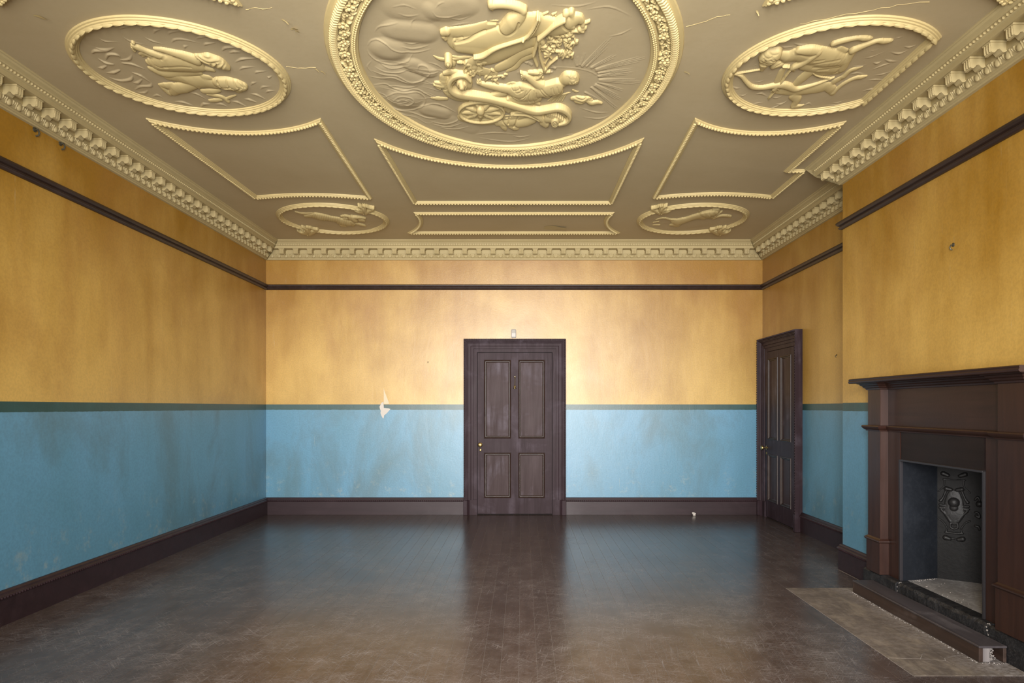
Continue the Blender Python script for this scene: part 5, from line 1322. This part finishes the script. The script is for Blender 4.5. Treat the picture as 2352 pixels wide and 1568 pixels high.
# right-hand compartment is notched where the breast breaks forward
c_tl, c_tr, c_br, c_bl = oc(1600, 281), oc(1928, 287), oc(1771, 453), oc(1505, 454)
n1_, n2_, n3_ = oc(1818, 395), oc(1838, 395), oc(1836, 399)
xn = (c_tr[0] + oc(1811, 393)[0]) / 2; xw = oc(1842, 395)[0]; yn_ = oc(1830, 394)[1]
pC = curve3(c_tl, oc(1760, 308), (xn, c_tr[1])) + [(xn, c_tr[1]), (xn, yn_), (xw, yn_ - 0.002)] + curve3((xw, c_br[1]), oc(1640, 446), c_bl) + [c_bl]
compartment(pC, 'beaded plaster border in the ceiling with a notched corner beside the chimney breast')
a_, b_, c_, d_ = oc(957, 491), oc(1404, 491), oc(1416, 535), oc(944, 535)
pD = [a_, b_] + curve3(b_, oc(1392, 512), c_)[1:] + [c_, d_] + curve3(d_, oc(967, 512), a_)[1:]
compartment(pD, 'long narrow beaded plaster border next to the back cornice with hollowed ends')
compartment(miry(pA), 'beaded plaster border at the top left of the ceiling, only its corners in view')
compartment(miry(pAm), 'beaded plaster border at the top right of the ceiling, only its corner in view')

# ---------------------------------------------------------------- flakes of loosened paint on the ceiling and cornice
def flake(parent, u, v, w, l, ang, label=None, mat=None, drop=0.0):
    X, Y = on_ceiling(u, v, 0.004 + drop)
    mb = MB(); n = 5; vv = []
    for i in range(n):
        t = i / (n - 1)
        for sgn in (-1, 1):
            q = w * (0.35 + 0.65 * math.sin(PI * (0.15 + 0.8 * t))) * (1 + 0.3 * math.sin(7 * t + u)) / 2
            a, b = (t - 0.5) * l, sgn * q
            vv.append((X + a * math.cos(ang) - b * math.sin(ang), Y + a * math.sin(ang) + b * math.cos(ang), ZC - drop - 0.002 - 0.016 * t * t))
    m = len(vv); vv += [(x, y, z + 0.0012) for (x, y, z) in vv]
    f = [(2 * i, 2 * i + 1, 2 * i + 3, 2 * i + 2) for i in range(n - 1)] + [(m + 2 * i, m + 2 * i + 2, m + 2 * i + 3, m + 2 * i + 1) for i in range(n - 1)]
    o = mb.add(vv, f).build('paint_flake', mat or M_RELIEF, parent)
    if label: o['label'] = label
for (u, v, w, l, a) in ((655, 48, 0.02, 0.06, 0.6), (676, 66, 0.03, 0.09, -0.5), (684, 72, 0.02, 0.05, -0.2), (92, 38, 0.035, 0.10, 0.2), (742, 165, 0.02, 0.05, 0.3), (1178, 476, 0.05, 0.10, 0.1), (1578, 166, 0.02, 0.06, 0.0), (1740, 28, 0.015, 0.05, 0.8), (728, 160, 0.015, 0.05, 0.5)):
    flake(ceil, u, v, w * 0.6, l * 0.6, a)
for pts, lb in (([(1835, 55), (1900, 42), (1990, 24), (2060, 12), (2160, 2)], 'hairline crack in the ceiling over the archer oval'), ([(1575, 62), (1610, 52), (1648, 40), (1690, 32)], 'hairline crack in the ceiling beside the great oval'), ([(566, 22), (590, 18), (640, 20)], 'hairline crack running off a plaster border corner'), ([(655, 152), (690, 156), (735, 154)], 'hairline crack between the swimmers oval and the great oval')):
    q = []
    for i in range(len(pts) - 1):
        for k in range(4):
            u = pts[i][0] + (pts[i + 1][0] - pts[i][0]) * k / 4; v = pts[i][1] + (pts[i + 1][1] - pts[i][1]) * k / 4
            X, Y = on_ceiling(u, v); q.append((X + random.uniform(-0.006, 0.006), Y + random.uniform(-0.010, 0.010), ZC))
    o = MB().tube(q, [random.uniform(0.0012, 0.003) for _ in q], 4).build('crack', M_RELIEF, ceil); o['label'] = lb
flake(ceil, 1275, 523, 0.16, 0.26, 0.05, 'pale patch of bare plaster in the narrow far panel', M_CORN)

# ---------------------------------------------------------------- what the pieces of the setting are
SETTING = {
    'wall_left': ('long left wall, ochre above a green line and blue below', 'wall'),
    'wall_back': ('far wall with the middle door, pale yellow above a green line and blue below', 'wall'),
    'wall_right': ('alcove wall behind the side door, yellow over blue', 'wall'),
    'wall_chimney_breast': ('projecting chimney breast above and beside the fireplace, yellow over blue', 'wall'),
    'wall_right_front': ('stretch of side wall between the chimney breast and the windows', 'wall'),
    'wall_front': ('window wall with three tall sash openings', 'wall'),
    'floor': ('dark brown scratched floor of narrow boards', 'floor'),
    'ceiling': ('flat taupe plaster ceiling carrying cream reliefs', 'ceiling'),
    'window_1': ('tall cream sash window on the side of the long left wall', 'window'),
    'window_2': ('tall cream sash window in the middle of the window wall', 'window'),
    'window_3': ('tall cream sash window on the side of the chimney breast', 'window'),
    'baseboard_left': ('dark brown skirting board along the long left wall', 'skirting'),
    'baseboard_back': ('plum-brown skirting right of the middle door', 'skirting'),
    'baseboard_back.001': ('plum-brown skirting left of the middle door', 'skirting'),
    'baseboard_right': ('dark skirting in the alcove beside the side door', 'skirting'),
    'baseboard_right.001': ('dark skirting between the chimney breast and the windows', 'skirting'),
    'baseboard_chimney_breast': ('short dark skirting on the chimney breast beyond the fireplace', 'skirting'),
    'baseboard_chimney_breast.001': ('dark skirting on the far return of the chimney breast', 'skirting'),
    'baseboard_chimney_breast.002': ('dark skirting on the near return of the chimney breast', 'skirting'),
    'baseboard_chimney_breast.003': ('short dark skirting on the chimney breast before the fireplace', 'skirting'),
    'trim_1': ('dark picture rail between the windows and the chimney breast', 'picture rail'),
    'trim_2': ('dark picture rail on the near return of the chimney breast', 'picture rail'),
    'trim_3': ('dark picture rail across the chimney breast face', 'picture rail'),
    'trim_4': ('dark picture rail on the far return of the chimney breast', 'picture rail'),
    'trim_5': ('dark picture rail in the alcove over the side door', 'picture rail'),
    'trim_6': ('dark picture rail across the far wall over the middle door', 'picture rail'),
    'trim_7': ('dark picture rail along the long left wall', 'picture rail'),
    'cornice_front_right': ('plain cornice between the windows and the chimney breast', 'cornice'),
    'cornice_breast_side': ('plaster cornice on the near return of the chimney breast', 'cornice'),
    'cornice_breast_side.001': ('plaster cornice on the far return of the chimney breast', 'cornice'),
    'cornice_chimney_breast': ('bracketed plaster cornice over the chimney breast face', 'cornice'),
    'cornice_right': ('bracketed plaster cornice over the alcove and side door', 'cornice'),
    'cornice_back': ('bracketed plaster cornice across the far wall', 'cornice'),
    'cornice_left': ('bracketed plaster cornice along the long left wall', 'cornice'),
}
for nm, (lb, ct) in SETTING.items():
    o = bpy.data.objects.get(nm)
    if o: tag(o, lb, ct, kind='structure')
